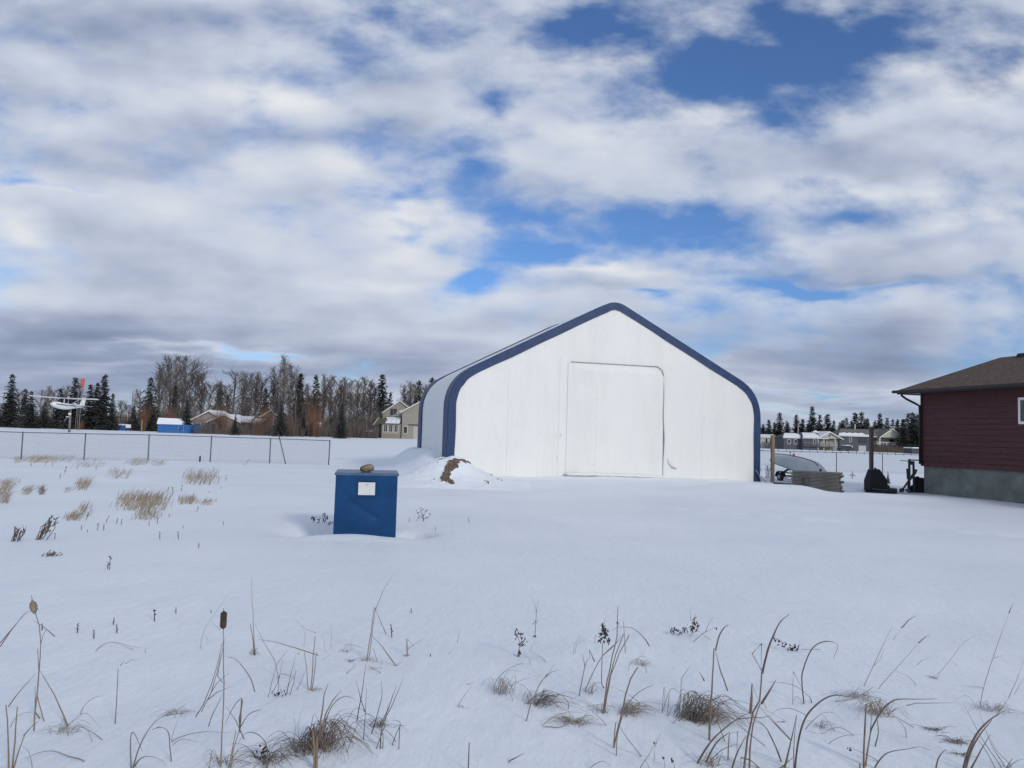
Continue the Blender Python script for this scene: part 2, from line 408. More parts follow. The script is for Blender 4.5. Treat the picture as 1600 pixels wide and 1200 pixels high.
# ------------------------------------------------------------------ fabric shelter
def arc_profile(hw, ze, za, ts, ta, n=9):
    """open outline from left foot over the ridge to the right foot, shoulders and ridge rounded"""
    def fillet(a, c, b, t):
        a, c, b = Vector(a), Vector(c), Vector(b)
        p = c+(a-c).normalized()*t; q = c+(b-c).normalized()*t
        return [(1-u)**2*p+2*u*(1-u)*c+u*u*q for u in [i/n for i in range(n+1)]]
    A, E1, P, E2, B = (-hw, -.3), (-hw, ze), (0, za), (hw, ze), (hw, -.3)
    pts = [Vector(A), Vector((-hw, ze*.25)), Vector((-hw, ze*.5))]+fillet(A, E1, P, ts)+fillet(E1, P, E2, ta)+fillet(P, E2, B, ts)+[Vector((hw, ze*.5)), Vector((hw, ze*.25)), Vector(B)]
    out = []
    for i, p in enumerate(pts):                     # subdivide the long straight slopes
        if i and (p-pts[i-1]).length > 1.5:
            k = int((p-pts[i-1]).length/.8)
            out += [pts[i-1].lerp(p, j/(k+1)) for j in range(1, k+1)]
        out.append(p)
    return out
def inset(pts, d):
    out = []
    for i, p in enumerate(pts):
        t = pts[min(i+1, len(pts)-1)]-pts[max(i-1, 0)]
        nrm = Vector((t.y, -t.x)).normalized()
        out.append(p+nrm*d)
    return out
def shelter():
    sh = empty('fabric_shelter', (SX, SY, 0), TH)
    tag(sh, 'large white fabric storage building with a peaked roof and navy blue edges', 'storage building')
    hw = SW/2; prof = arc_profile(hw, 3.9, 7.5, 1.15, .5)
    off = Vector((hw, 0))
    P3 = lambda p, y: Vector((p.x+hw, y, p.y))
    white = mat('white_fabric', (.76, .78, .77), .48, var=.02, vscale=.8, bump=.05, bscale=1.1, stretch=(1, 1, .35), spec=.3)
    # end wall material: soft grime and faint scuffs
    wm = bpy.data.materials.new('end_fabric'); wm.use_nodes = True
    nt = wm.node_tree; b = nt.nodes['Principled BSDF']; L = nt.links; b.inputs['Roughness'].default_value = .5; b.inputs['Specular IOR Level'].default_value = .3
    tc = nt.nodes.new('ShaderNodeTexCoord')
    def nz(sc, st, det=6):
        mp = nt.nodes.new('ShaderNodeMapping'); mp.inputs['Scale'].default_value = st; L.new(tc.outputs['Object'], mp.inputs['Vector'])
        n = nt.nodes.new('ShaderNodeTexNoise'); n.inputs['Scale'].default_value = sc; n.inputs['Detail'].default_value = det; n.inputs['Roughness'].default_value = .65
        L.new(mp.outputs[0], n.inputs['Vector']); return n.outputs['Fac']
    def ramp(f, a, c0, bb, c1):
        r = nt.nodes.new('ShaderNodeValToRGB'); r.color_ramp.elements[0].position = a; r.color_ramp.elements[1].position = bb
        r.color_ramp.elements[0].color = (*c0, 1); r.color_ramp.elements[1].color = (*c1, 1); L.new(f, r.inputs[0]); return r.outputs[0]
    def mul(a, c):
        x = nt.nodes.new('ShaderNodeMix'); x.data_type = 'RGBA'; x.blend_type = 'MULTIPLY'; x.inputs['Factor'].default_value = 1
        L.new(a, x.inputs[6]); L.new(c, x.inputs[7]); return x.outputs[2]
    c = ramp(nz(.5, (1, 1, 1)), .3, (.735, .745, .73), .7, (.79, .785, .75))
    c = mul(c, ramp(nz(2.6, (1, 1, .12)), .28, (.965, .965, .96), .42, (1, 1, 1)))
    c = mul(c, ramp(nz(5.5, (1, 1, .35), 9), .25, (.74, .69, .60), .345, (1, 1, 1)))
    c = mul(c, ramp(nz(1.2, (1, 1, .08), 8), .34, (.955, .955, .94), .5, (1, 1, 1)))
    L.new(c, b.inputs['Base Color'])
    bp = nt.nodes.new('ShaderNodeBump'); bp.inputs['Distance'].default_value = .035; L.new(nz(1.6, (1, 1, .22)), bp.inputs['Height'])
    b2 = nt.nodes.new('ShaderNodeBump'); b2.inputs['Distance'].default_value = .006; L.new(nz(9, (1, 1, .5)), b2.inputs['Height'])
    L.new(bp.outputs[0], b2.inputs['Normal']); L.new(b2.outputs[0], b.inputs['Normal'])
    blue = mat('blue_fabric', (.010, .037, .115), .5, var=.2, vscale=2.0, bump=.02, bscale=3)
    seam = mat('fabric_seam', (.66, .68, .67), .7)
    grey = mat('worn_edge', (.27, .28, .29), .7, var=.3, vscale=6)
    # roof and sides: the fabric dips a little between the frames
    m = MB(); ny = 24
    rows = []
    for j in range(ny+1):
        y = SL*j/ny; sag = .035*abs(math.sin(math.pi*y/(SL/4)))
        rows.append([P3(p, y) for p in inset(prof, sag)])
    m.grid(rows); m.build('roof_cover', white, sh, True)
    # end walls as fine grids
    ins = inset(prof, .02)
    def wall_top(x):
        for i in range(len(ins)-1):
            a, c_ = ins[i], ins[i+1]
            if a.x <= x <= c_.x and c_.x-a.x > 1e-6: return a.y+(c_.y-a.y)*(x-a.x)/(c_.x-a.x)
        return 3.0
    for nm, y0 in (('end_panel', .03), ('end_panel', SL-.03)):
        m = MB(); xs = np.linspace(-hw+.021, hw-.021, 140); rows = []
        for x in xs:
            zt = wall_top(x); row = []
            for k in range(61):
                z = -.3+(zt+.3)*k/60
                bul = .05*fbm(x/1.6, z/4.0, 5, 3)*min(1, (hw-abs(x))/1.0)*min(1, (zt-z)/.8) if y0 < 1 else 0
                # loose folds near the door
                row.append(Vector((x+hw, y0+float(bul), z)))
            rows.append(row)
        m.grid(rows); m.build(nm, wm, sh, True)
    # blue edge trims (front and back): face band, then the strip over the shoulder
    for nm, yf, yb, sgn in (('edge_trim', -.012, 1.0, 1), ('edge_trim', SL+.012, SL-.95, -1)):
        m = MB(); o1 = inset(prof, -.018); o2 = inset(prof, .30)
        wob = [.012*math.sin(i*2.1)+.008*math.sin(i*5.3) for i in range(len(prof))]
        o2 = [p+(q-p).normalized()*w for p, q, w in zip(o2, o1, wob)]
        lp = inset(prof, .02)
        rows = [[P3(p, yf+.03*sgn) for p in inset(prof, .30)], [P3(p, yf) for p in o2], [P3(p, yf) for p in inset(prof, .0)], [P3(p, yf+.02*sgn) for p in o1], [P3(p, yb) for p in o1], [P3(p, yb) for p in lp]]
        m.grid(rows); o = m.build(nm, blue, sh, False)
    # dark rope hem along the ridge-side edge of each trim
    # roll-up door: panel just proud of the wall, pipe frame along the top and the right-hand edge, rolled bottom
    def uv(px, py):
        d = FWD+((px-800)/FPX)*RGT+((600-py)/FPX)*UPV
        n = FV; t = (Vector((SX, SY, 0))-CAM).dot(n)/d.dot(n); p = CAM+d*t-Vector((SX, SY, 0))
        return p.dot(FU), p.z
    x0, z0 = uv(884, 740); x1, z1 = uv(1036, 574); xt, zt = uv(890, 567)
    zt = (zt+z1)/2+.02
    door = MB(); rows = []
    for i in range(41):
        x = x0+(x1-x0)*i/40; row = []
        for k in range(41):
            z = -.15+(zt+.15)*k/40
            e = min(1, (zt-z)/.25)*min(1, (x-x0)/1.2)
            z_ = z-(max(0, (x-(x1-.35))/.35)**2*.28*max(0, (z-(zt-.5))/.5))
            y = .022-.072*e-.03*float(fbm(x/.8, z/2.5, 9, 3))*e-(.05*max(0, (x-x1+.5)/.5)*(1-max(0, z)/zt*.8))
            row.append(Vector((x, y, z_)))
        rows.append(row)
    door.grid(rows); dr = door.build('door', wm, sh, True)
    e = MB()
    e.tube([(x0+.10, -.03, zt+.012), (x0+.8*(x1-x0), -.03, zt+.012), (x1-.28, -.03, zt+.012), (x1-.05, -.045, zt-.13), (x1+.012, -.05, zt-.40)], [.012, .014, .018, .018, .02], 6)
    e.build('door_pipe', grey, dr, True)
    e = MB()     # dark strip painted as the shade of the door-edge gap, widening towards the ground
    rows = []
    for k in range(25):
        z = (zt-.38)*(1-k/24)-.05; w = .015+.06*min(1, k/14)*(1 if k < 20 else 1-(k-20)/8)
        wob = .02*math.sin(k*.55)
        rows.append([(x1+.004+wob, -.10, z), (x1+.02+wob+w*.5, -.055, z), (x1+.03+wob+w, -.012, z)])
    e.grid(rows); e.build('door_gap_shade', mat('gap_shade_grey', (.24, .25, .27), .8, var=.2, vscale=5), dr, True)
    e = MB(); pts = [(x0-.05+(x1-x0+.05)*i/24, -.10-.03*math.sin(i*1.1), .22-.05*i/24+.03*float(vn(i*.7, 0, 3))) for i in range(25)]
    e.tube(pts, [.05+.02*float(vn(i*.9, 5, 1)) for i in range(25)], 7); e.build('door_hem', wm, dr, True)
    # seams in the end fabric
    for px, a, c_ in ((876, 556, 744), (796, 575, 742), (1098, 610, 744), (932, 600, 742)):
        xx, za = uv(px, a); _, zc = uv(px, c_)
        m = MB(); pr = -.085 if x0 < xx < x1 else -.0
        m.tube([(xx+.01*math.sin(i*1.7), .012+pr, zc+(za-zc)*i/12) for i in range(13)], .0032, 5, flat=(.8, 0)); m.build('seam', wm, sh, True)
    m = MB(); m.tube([(SW-.25, -.03, .55), (SW-.1, -.1, .32), (SW+.05, -.16, .12), (SW+.22, -.22, .02)], .018, 5); m.tube([(SW-.1, -.1, .32), (SW-.02, -.1, .05)], .02, 5)
    m.build('tie_strap', grey, sh, True)
    m = MB(); xx, zz = uv(1052, 732); m.tube([(xx-.28, .0, zz+.42), (xx-.2, -.035, zz+.18), (xx-.02, -.05, zz+.03), (xx+.14, -.03, zz+.0)], [.004, .012, .02, .012], 5)
    m.build('torn_flap', grey, sh, True)
    for px, py, w in ((884, 746, .14), (970, 748.5, .22), (1033, 752, .20)):
        xx, zz = uv(px, py); m = MB(); m.tube([(xx-w/2, -.14, zz+.04), (xx, -.17, zz+.06), (xx+w/2, -.15, zz+.03)], [.015, .04, .015], 6); m.build('hem_fold', grey, dr, True)
shelter()

# ------------------------------------------------------------------ red house at the right
HU = Vector((.276, -.961, 0)).normalized(); HN = Vector((.961, .276, 0)).normalized()   # along the wall (towards us), into the house
def red_house():
    h = empty('red_house', (15.75, 29.4, 0), math.atan2(HU.y, HU.x))      # local x along wall, local y into the house (left of x)
    tag(h, 'dark red sided house on a grey concrete base under a brown shingle roof', 'house')
    Lh, Wd, oh = 12.0, 3.6, .60
    red = bpy.data.materials.new('red_siding'); red.use_nodes = True
    nt = red.node_tree; b = nt.nodes['Principled BSDF']; L = nt.links; b.inputs['Roughness'].default_value = .7
    tc = nt.nodes.new('ShaderNodeTexCoord')
    mp = nt.nodes.new('ShaderNodeMapping'); mp.inputs['Scale'].default_value = (.35, .35, 7); L.new(tc.outputs['Object'], mp.inputs['Vector'])
    n = nt.nodes.new('ShaderNodeTexNoise'); n.inputs['Scale'].default_value = 1.6; n.inputs['Detail'].default_value = 7; n.inputs['Roughness'].default_value = .6; L.new(mp.outputs[0], n.inputs['Vector'])
    cr = nt.nodes.new('ShaderNodeValToRGB'); cr.color_ramp.elements[0].position = .3; cr.color_ramp.elements[1].position = .7
    cr.color_ramp.elements[0].color = (.054, .015, .018, 1); cr.color_ramp.elements[1].color = (.092, .027, .029, 1); L.new(n.outputs['Fac'], cr.inputs[0]); L.new(cr.outputs[0], b.inputs['Base Color'])
    conc = mat('foundation_concrete', (.17, .185, .17), .9, var=.28, vscale=1.6, bump=.01, bscale=12)
    shing = mat('brown_shingle', (.115, .082, .062), .9, var=.35, vscale=7, bump=.02, bscale=16)
    dark = mat('dark_fascia', (.030, .024, .026), .5)
    # siding: overlapping boards, 20 cm each
    m = MB(); z0, z1 = 1.03, 3.80; nb = 14; st = (z1-z0)/nb
    for k in range(nb):
        a, c = z0+k*st, z0+(k+1)*st
        m.face([(0, -.030, a), (Lh, -.030, a), (Lh, -.006, c), (0, -.006, c)]); m.face([(0, -.006, a), (Lh, -.006, a), (Lh, -.030, a), (0, -.030, a)])
        m.face([(-.030, Wd, a), (-.030, 0, a), (-.006, 0, c), (-.006, Wd, c)])
    m.face([(Lh, 0, z0), (Lh, Wd, z0), (Lh, Wd, z1), (Lh, 0, z1)]); m.face([(Lh, Wd, z0), (0, Wd, z0), (0, Wd, z1), (Lh, Wd, z1)])
    m.build('wall', red, h)
    m = MB(); m.box(-.05, .045, -.05, .045, z0, z1); m.build('corner_board', mat('red_trim', (.05, .014, .018), .6), h)
    m = MB(); m.box(.03, Lh, .03, Wd-.03, -.4, z0-.001); m.build('foundation', conc, h)
    # hip roof
    ex0, ex1, ey0, ey1 = -oh, Lh+oh, -oh, Wd+oh; ze = 3.92; hwid = (ey1-ey0)/2; zr = 5.13
    r = MB(); A, B, C, D = (ex0, ey0, ze), (ex1, ey0, ze), (ex1, ey1, ze), (ex0, ey1, ze); P = (ex0+hwid, ey0+hwid, zr); Q = (ex1-hwid, ey0+hwid, zr)
    r.face([A, B, Q, P]); r.face([B, C, Q]); r.face([C, D, P, Q]); r.face([D, A, P])
    nrow = 0
    for k in range(1, nrow):       # shingle courses as tiny steps on the side that is seen
        t = k/nrow
        a0 = Vector(A).lerp(Vector(P), t); b0 = Vector(B).lerp(Vector(Q), t)
        r.face([a0+Vector((0, -.02, .004)), b0+Vector((0, -.02, .004)), b0+Vector((0, .06, .05)), a0+Vector((0, .06, .05))])
    rf = r.build('roof', shing, h)
    f = MB(); t = .16
    f.box(ex0-.02, ex1, ey0-.02, ey0+.02, ze-t, ze-.003); f.box(ex0-.02, ex0+.02, ey0+.02, ey1, ze-t, ze-.003)
    f.box(ex0+.02, ex1, ey0+.02, ey1-.02, ze-t+.03, ze-t+.05); f.build('fascia', dark, h)
    g = MB(); g.box(ex0-.16, ex1, ey0-.14, ey0-.022, ze-.12, ze-.01); g.build('gutter', dark, h, bevel=.015)
    d = MB(); d.tube([(.12-.45, ey0-.08, ze-.12), (-.33, ey0-.06, ze-.22), (-.30, ey0+.12, ze-.34), (-.16, -.16, ze-.52), (-.06, -.085, ze-.60), (-.045, -.085, ze-.80), (-.045, -.085, 1.1)], .042, 8)
    d.build('downspout', dark, h, True)
    w = MB(); wx = 4.09; w.box(wx, wx+1.4, -.075, -.031, 2.60, 3.48)
    wd = w.build('window', mat('window_white', (.8, .8, .8), .5), h)
    w = MB(); w.box(wx+.09, wx+1.31, -.085, -.076, 2.69, 3.39); w.build('pane', mat('dark_glass', (.03, .035, .045), .08, spec=.6), wd)
    v = MB(); v.prism([(0, 0), (.5, 0), (.42, .10), (.08, .10)], -.15, .15, Matrix.Translation((P[0]+.75, P[1], zr-.04))); v.build('roof_vent', dark, rf)
red_house()

# ------------------------------------------------------------------ steel box, rock
def steel_box():
    Y0 = 13.1; a = at(521.5, 832, Y0); b_ = at(618, 832, Y0); w = b_.x-a.x
    c = empty('storage_box', ((a.x+b_.x)/2, Y0, -.02), R(10.2))
    tag(c, 'blue painted steel box with a white notice, a brown stone lying on its lid', 'storage box')
    blue = mat('blue_paint', (.003, .046, .142), .5, var=.22, vscale=2.2, bump=.004, bscale=5, spec=.2)
    lidm = mat('blue_lid', (.055, .105, .19), .38, var=.3, vscale=4, spec=.5)
    H, D = 1.035, 1.10; hw = w/2
    m = MB(); n = 40; rows = []
    def dent(x, z):
        # a long diagonal crease falling from upper left to lower right
        x0, z0, x1, z1 = -hw*.62, H*.60, hw*.60, H*.24
        dx, dz = x1-x0, z1-z0; l2 = dx*dx+dz*dz; t = ((x-x0)*dx+(z-z0)*dz)/l2
        dn = ((x-x0)*-dz+(z-z0)*dx)/math.sqrt(l2)
        k = max(0, min(1, t*5))*max(0, min(1, (1-t)*5))
        return k*-.011*(math.exp(-(dn/.014)**2) if dn > 0 else math.exp(-(dn/.09)**2)) + .016*float(fbm(x*1.6, z*1.6, 4, 2))
    for i in range(n*2+1):
        x = -hw+w*i/(2*n); rows.append([Vector((x*(1-.01*(k/n)), -dent(x, H*k/n)*min(1, (hw-abs(x))*12)*min(1, (H-H*k/n)*12), -.35+(H+.35)*k/n)) for k in range(n+1)])
    # grid counted from the ground up
    rows = [[Vector((p.x, -dent(p.x, max(0, p.z))*min(1, (hw-abs(p.x))*12)*min(1, max(0, H-p.z)*12), p.z)) for p in r] for r in rows]
    m.grid(rows)
    for (x, s) in ((-hw, 1), (hw, -1)):
        m.face([(x, 0, -.35), (x, D, -.35), (x*.99, D, H), (x*.99, 0, H)][::s])
    m.face([(-hw, D, -.35), (hw, D, -.35), (hw*.99, D, H), (-hw*.99, D, H)])
    m.build('body', blue, c, True).data.polygons.foreach_set('use_smooth', [True]*(len(rows)-1)*n+[False]*3)
    l = MB(); o = .015; l.box(-hw-o, hw+o, -o, D+o, H-.035, H+.012)
    l.build('lid', lidm, c, bevel=.008)
    p = MB(); fx = lambda px: (px-569.7)/97*w; fz = lambda py: (832-py)/1200*13.1
    p.box(fx(557), fx(583), -.018, -.004, fz(770), fz(750.5)); nt_ = p.build('notice', mat('notice_paper', (.62, .63, .60), .6, var=.06, vscale=8), c)
    p = MB(); p.box(fx(557)-.012, fx(583)+.012, -.012, -.001, fz(770)-.012, fz(750.5)+.012); p.build('notice_backing', blue, c)
    p = MB(); p.tube([(fx(569), -.026, fz(754)), (fx(570.5), -.02, fz(754))], .008, 6); p.build('staple', mat('dull_grey', (.2, .2, .2), .6), nt_)
    p = MB(); p.box(fx(561), fx(577), -.012, -.003, fz(748.6), fz(747.8)); p.build('latch_slot', mat('black_gap', (.02, .02, .03), .7), c)
    # stone lying on the lid
    s = MB(); q = at(573, 737, 13.30); rows = []
    for i in range(15):
        u = -1+2*i/14; rr = math.sqrt(max(0, 1-abs(u)**2.6)); row = []
        for j in range(18):
            a_ = 2*math.pi*j/18; k = 1+.28*float(fbm(u*1.6+3, math.cos(a_)*1.2+math.sin(a_)*2+5, 8, 3))
            row.append((u*.118, .085*rr*k*math.cos(a_), .072*rr*k*math.sin(a_)+.012*math.sin(u*3)))
        rows.append(row)
    s.grid(rows, True)
    st = s.build('stone', mat('tan_stone', (.21, .165, .115), .9, var=.5, vscale=9, bump=.012, bscale=22), None, True, (q.x, 13.36, c.location.z+H+.078), R(-12))
    tag(st, 'tan brown stone resting on the lid of the blue steel box', 'stone')
    s = MB(); rows = []
    for i in range(9):
        u = -1+2*i/8; rr = math.sqrt(max(0, 1-u*u))
        rows.append([(u*.05, .05*rr*math.cos(2*math.pi*j/12)*(1+.25*math.sin(j*2.3)), .045*rr*math.sin(2*math.pi*j/12)) for j in range(12)])
    s.grid(rows, True)
    s2 = s.build('stone', mat('dark_stone', (.07, .055, .05), .9, var=.4, vscale=10), None, True, (q.x-.10, 13.45, c.location.z+H+.062), 0)
    tag(s2, 'small dark stone behind the tan stone on the blue box lid', 'stone')
steel_box()

# ------------------------------------------------------------------ chain-link fences (one straight run, broken behind the shelter)
GALV = mat('galvanised_pipe', (.13, .135, .15), .5, metal=.3, spec=.5)
WIRE = mat('fence_wire', (.30, .31, .33), .5, metal=.3)
def fence_Y(px):
    # the run passes (-18.6, 36) and rises .30 m per metre away from us
    d = FWD+((px-800)/FPX)*RGT+((600-680)/FPX)*UPV
    k = d.x/d.y; return (36+.30*18.6)/(1-.30*k)
def fence(pxs, label, h=1.22, extra=None):
    pts = []
    for px in pxs:
        Y = fence_Y(px); p = at(px, 690, Y); pts.append(Vector((p.x, Y, hz1(p.x, Y))))
    f = empty('chain_link_fence', pts[0]); tag(f, label, 'fence')
    L_ = lambda p: Vector(p)-pts[0]
    for k, p in enumerate(pts):
        m = MB(); lean = .02*math.sin(k*3.3)
        m.tube([L_(p+Vector((0, 0, -.3))), L_(p+Vector((lean, 0, h+.03)))], .030, 7); m.build('post', GALV, f, True)
    m = MB(); m.tube([L_(p+Vector((0, -.01, h))) for p in pts], .021, 6); m.build('top_rail', GALV, f, True)
    # woven wire: diamonds about 7 cm wide
    m = MB(); st = .085; w = .0042
    for a, b in zip(pts[:-1], pts[1:]):
        ln = (b-a).length; u = (b-a)/ln; n = int(ln/st)
        for k in range(-int(h/st), n+1):
            for sg in (1, -1):
                s0 = k*st; s1 = s0+h*1.0; z0, z1 = (0.02, h-.01) if sg > 0 else (h-.01, 0.02)
                t0, t1 = 0.0, 1.0
                if s0 < 0: t0 = -s0/(s1-s0)
                if s1 > ln: t1 = (ln-s0)/(s1-s0)
                if t1-t0 < .02: continue
                q0 = a+u*(s0+(s1-s0)*t0)+Vector((0, .015*sg, z0+(z1-z0)*t0)); q1 = a+u*(s0+(s1-s0)*t1)+Vector((0, .015*sg, z0+(z1-z0)*t1))
                dd = Vector((u.z, 0, 1)); side = Vector((u.x, u.y, 0))*w
                m.face([L_(q0-side), L_(q0+side), L_(q1+side), L_(q1-side)])
    m.build('wire_mesh', WIRE, f)
    return pts
fence([-60, 35, 133, 233, 330, 423, 515], 'grey wire fence ending at a corner post left of the storage building')
fence([1163, 1235, 1307, 1379, 1450, 1520, 1592, 1664], 'grey wire fence running behind the lumber stack and the upturned boat')
m = MB(); Y = fence_Y(440)-.25; a = at(447, 724, Y); b = at(435.5, 679, Y+.1)
m.tube([Vector((0, 0, -.1)), b-a], .028, 6); o = m.build('leaning_pole', GALV, None, True, a); tag(o, 'thin grey pole leaning against the chain-link fence', 'pole')
m = MB(); g = at(312, 721, 37.0); m.tube([(0, 0, -.2), (.01, 0, .28)], [.05, .04], 6); o = m.build('stake', mat('dark_wood', (.05, .045, .045), .9), None, False, (g.x, 37.0, hz1(g.x, 37))); tag(o, 'short dark stake in the snow at the foot of the chain-link fence', 'stake')

# far low fence along the field road, right side
lf = empty('low_wire_fence', (0, 0, 0)); pw = mat('grey_post', (.10, .095, .09), .9)
x0 = at(1192, 700, 150).x; lf.location = (x0, 150, 0)
tag(lf, 'long low fence of short dark posts across the snow before the far houses', 'fence')
for k in range(40):
    m = MB(); m.tube([(k*1.52, .02*math.sin(k*5), -.1), (k*1.52+.02*math.sin(k*3), 0, .55+.05*math.sin(k*7))], .055, 5); m.build('post', pw, lf)
m = MB()
for z in (.25, .48): m.tube([(0, 0, z), (39*1.52, 0, z)], .006, 4)
m.build('wire', GALV, lf)

# ------------------------------------------------------------------ posts, boards, boat, machinery at the right
OLDW = mat('weathered_wood', (.23, .165, .115), .9, var=.3, vscale=3, stretch=(6, 6, .7), bump=.006, bscale=12)
def post(px, pyb, pyt, Y, w, label, m_, cat='post', lean=0):
    b = at(px, pyb, Y); t = at(px, pyt, Y)
    m = MB(); m.box(-w/2, w/2, -w/2, w/2, -.5, t.z-b.z); o = m.build('wooden_post', m_, None, False, (b.x, Y, b.z), R(15), bevel=.008)
    o.rotation_euler.y = lean; tag(o, label, cat); return o
post(1207, 748, 680, 33.4, .125, 'tan square wooden post at the bow of the upturned boat', OLDW)
post(1361.5, 755, 667, 31.2, .125, 'tall dark brown wooden post rising behind the black machine housing', mat('dark_post', (.12, .085, .078), .9, var=.3, vscale=3, stretch=(6, 6, .7)))

def lumber():
    g = mat('grey_board', (.135, .134, .122), .92, var=.38, vscale=2.2, stretch=(1, 7, 9), bump=.006, bscale=9)
    g2 = mat('pale_board', (.185, .18, .16), .92, var=.35, vscale=2.2, stretch=(1, 7, 9), bump=.006, bscale=9)
    A = at(1237.5, 757, 28.45); B = at(1309.5, 769, 27.6); A.z = B.z = 0
    d = (B-A); Ln = d.length; rz = math.atan2(d.y, d.x); n = Vector((-d.y, d.x, 0)).normalized()
    n = n if n.y > 0 else -n
    first = None; r = random.Random(4); nl = 15; th = .0505
    base = -.02
    for k in range(nl):
        for j in range(3):
            if 0 < j < 2 and k < nl-1: continue        # inner boards nobody can see
            ln = Ln*(1+r.uniform(-.02, .035)); w = .30; off = r.uniform(-.03, .03); push = r.uniform(-.012, .012)
            m = MB(); m.box(-.02 if k else 0, ln, 0, w, 0, th-.012)
            o = m.build('board', (g, g2)[r.random() < .3], None, False, bevel=.004)
            p = A+n*(j*.325+push)+d.normalized()*off; o.location = (p.x, p.y, base+k*th+.0); o.rotation_euler.z = rz+r.uniform(-.004, .004)
            tag(o, 'rough grey board in the square lumber stack, behind the snow bank' if k < nl-1 else ['rough grey board lying on the front edge of the lumber stack top', 'rough grey board lying along the middle of the lumber stack top', 'rough grey board lying on the back edge of the lumber stack top'][j],
                'board', 'grey boards of the lumber stack')
    # upright end board leaning on the long side
    m = MB(); m.box(0, .13, -.03, 0, 0, .56); p = A+d.normalized()*(Ln*.27)-n*.02
    o = m.build('short_board', mat('dark_board', (.075, .072, .068), .9, var=.3, vscale=6), None, False, (p.x, p.y, -.02), rz, bevel=.004); tag(o, 'short dark board standing upright against the long face of the lumber stack', 'board')
    # two low beams left of the stack
    for (pa, pb, Y0, Y1, z0, hh, lab) in (((1208, 757), (1240, 755), 29.6, 29.0, .10, .17, 'weathered grey beam lying in the snow at the left end of the lumber stack'), ((1200, 761.5), (1216, 760.5), 29.6, 29.2, -.02, .06, 'thin dark plank in the snow before the weathered beam')):
        a = at(*pa, Y0); b = at(*pb, Y1); q = b-a
        m = MB(); m.box(0, Vector((q.x, q.y, 0)).length, 0, .22, 0, hh); o = m.build('beam', g, None, False, (a.x, a.y, a.z-hh*.5), math.atan2(q.y, q.x), bevel=.006); tag(o, lab, 'beam')
    m = MB(); rows = []
    for i in range(7):
        u = -1+i/3; rr = math.sqrt(max(0, 1-u*u)); rows.append([(u*.055, .05*rr*math.cos(.7*j), .05*rr*math.sin(.7*j)) for j in range(9)])
    m.grid(rows, True); p = at(1282, 733, 29.4); o = m.build('knob', mat('black_rubber', (.015, .015, .017), .6), None, True, (p.x, p.y, base+nl*th+.02)); tag(o, 'small round black cap lying on top of the lumber stack', 'cap')
    o.name = 'rubber_cap'
lumber()

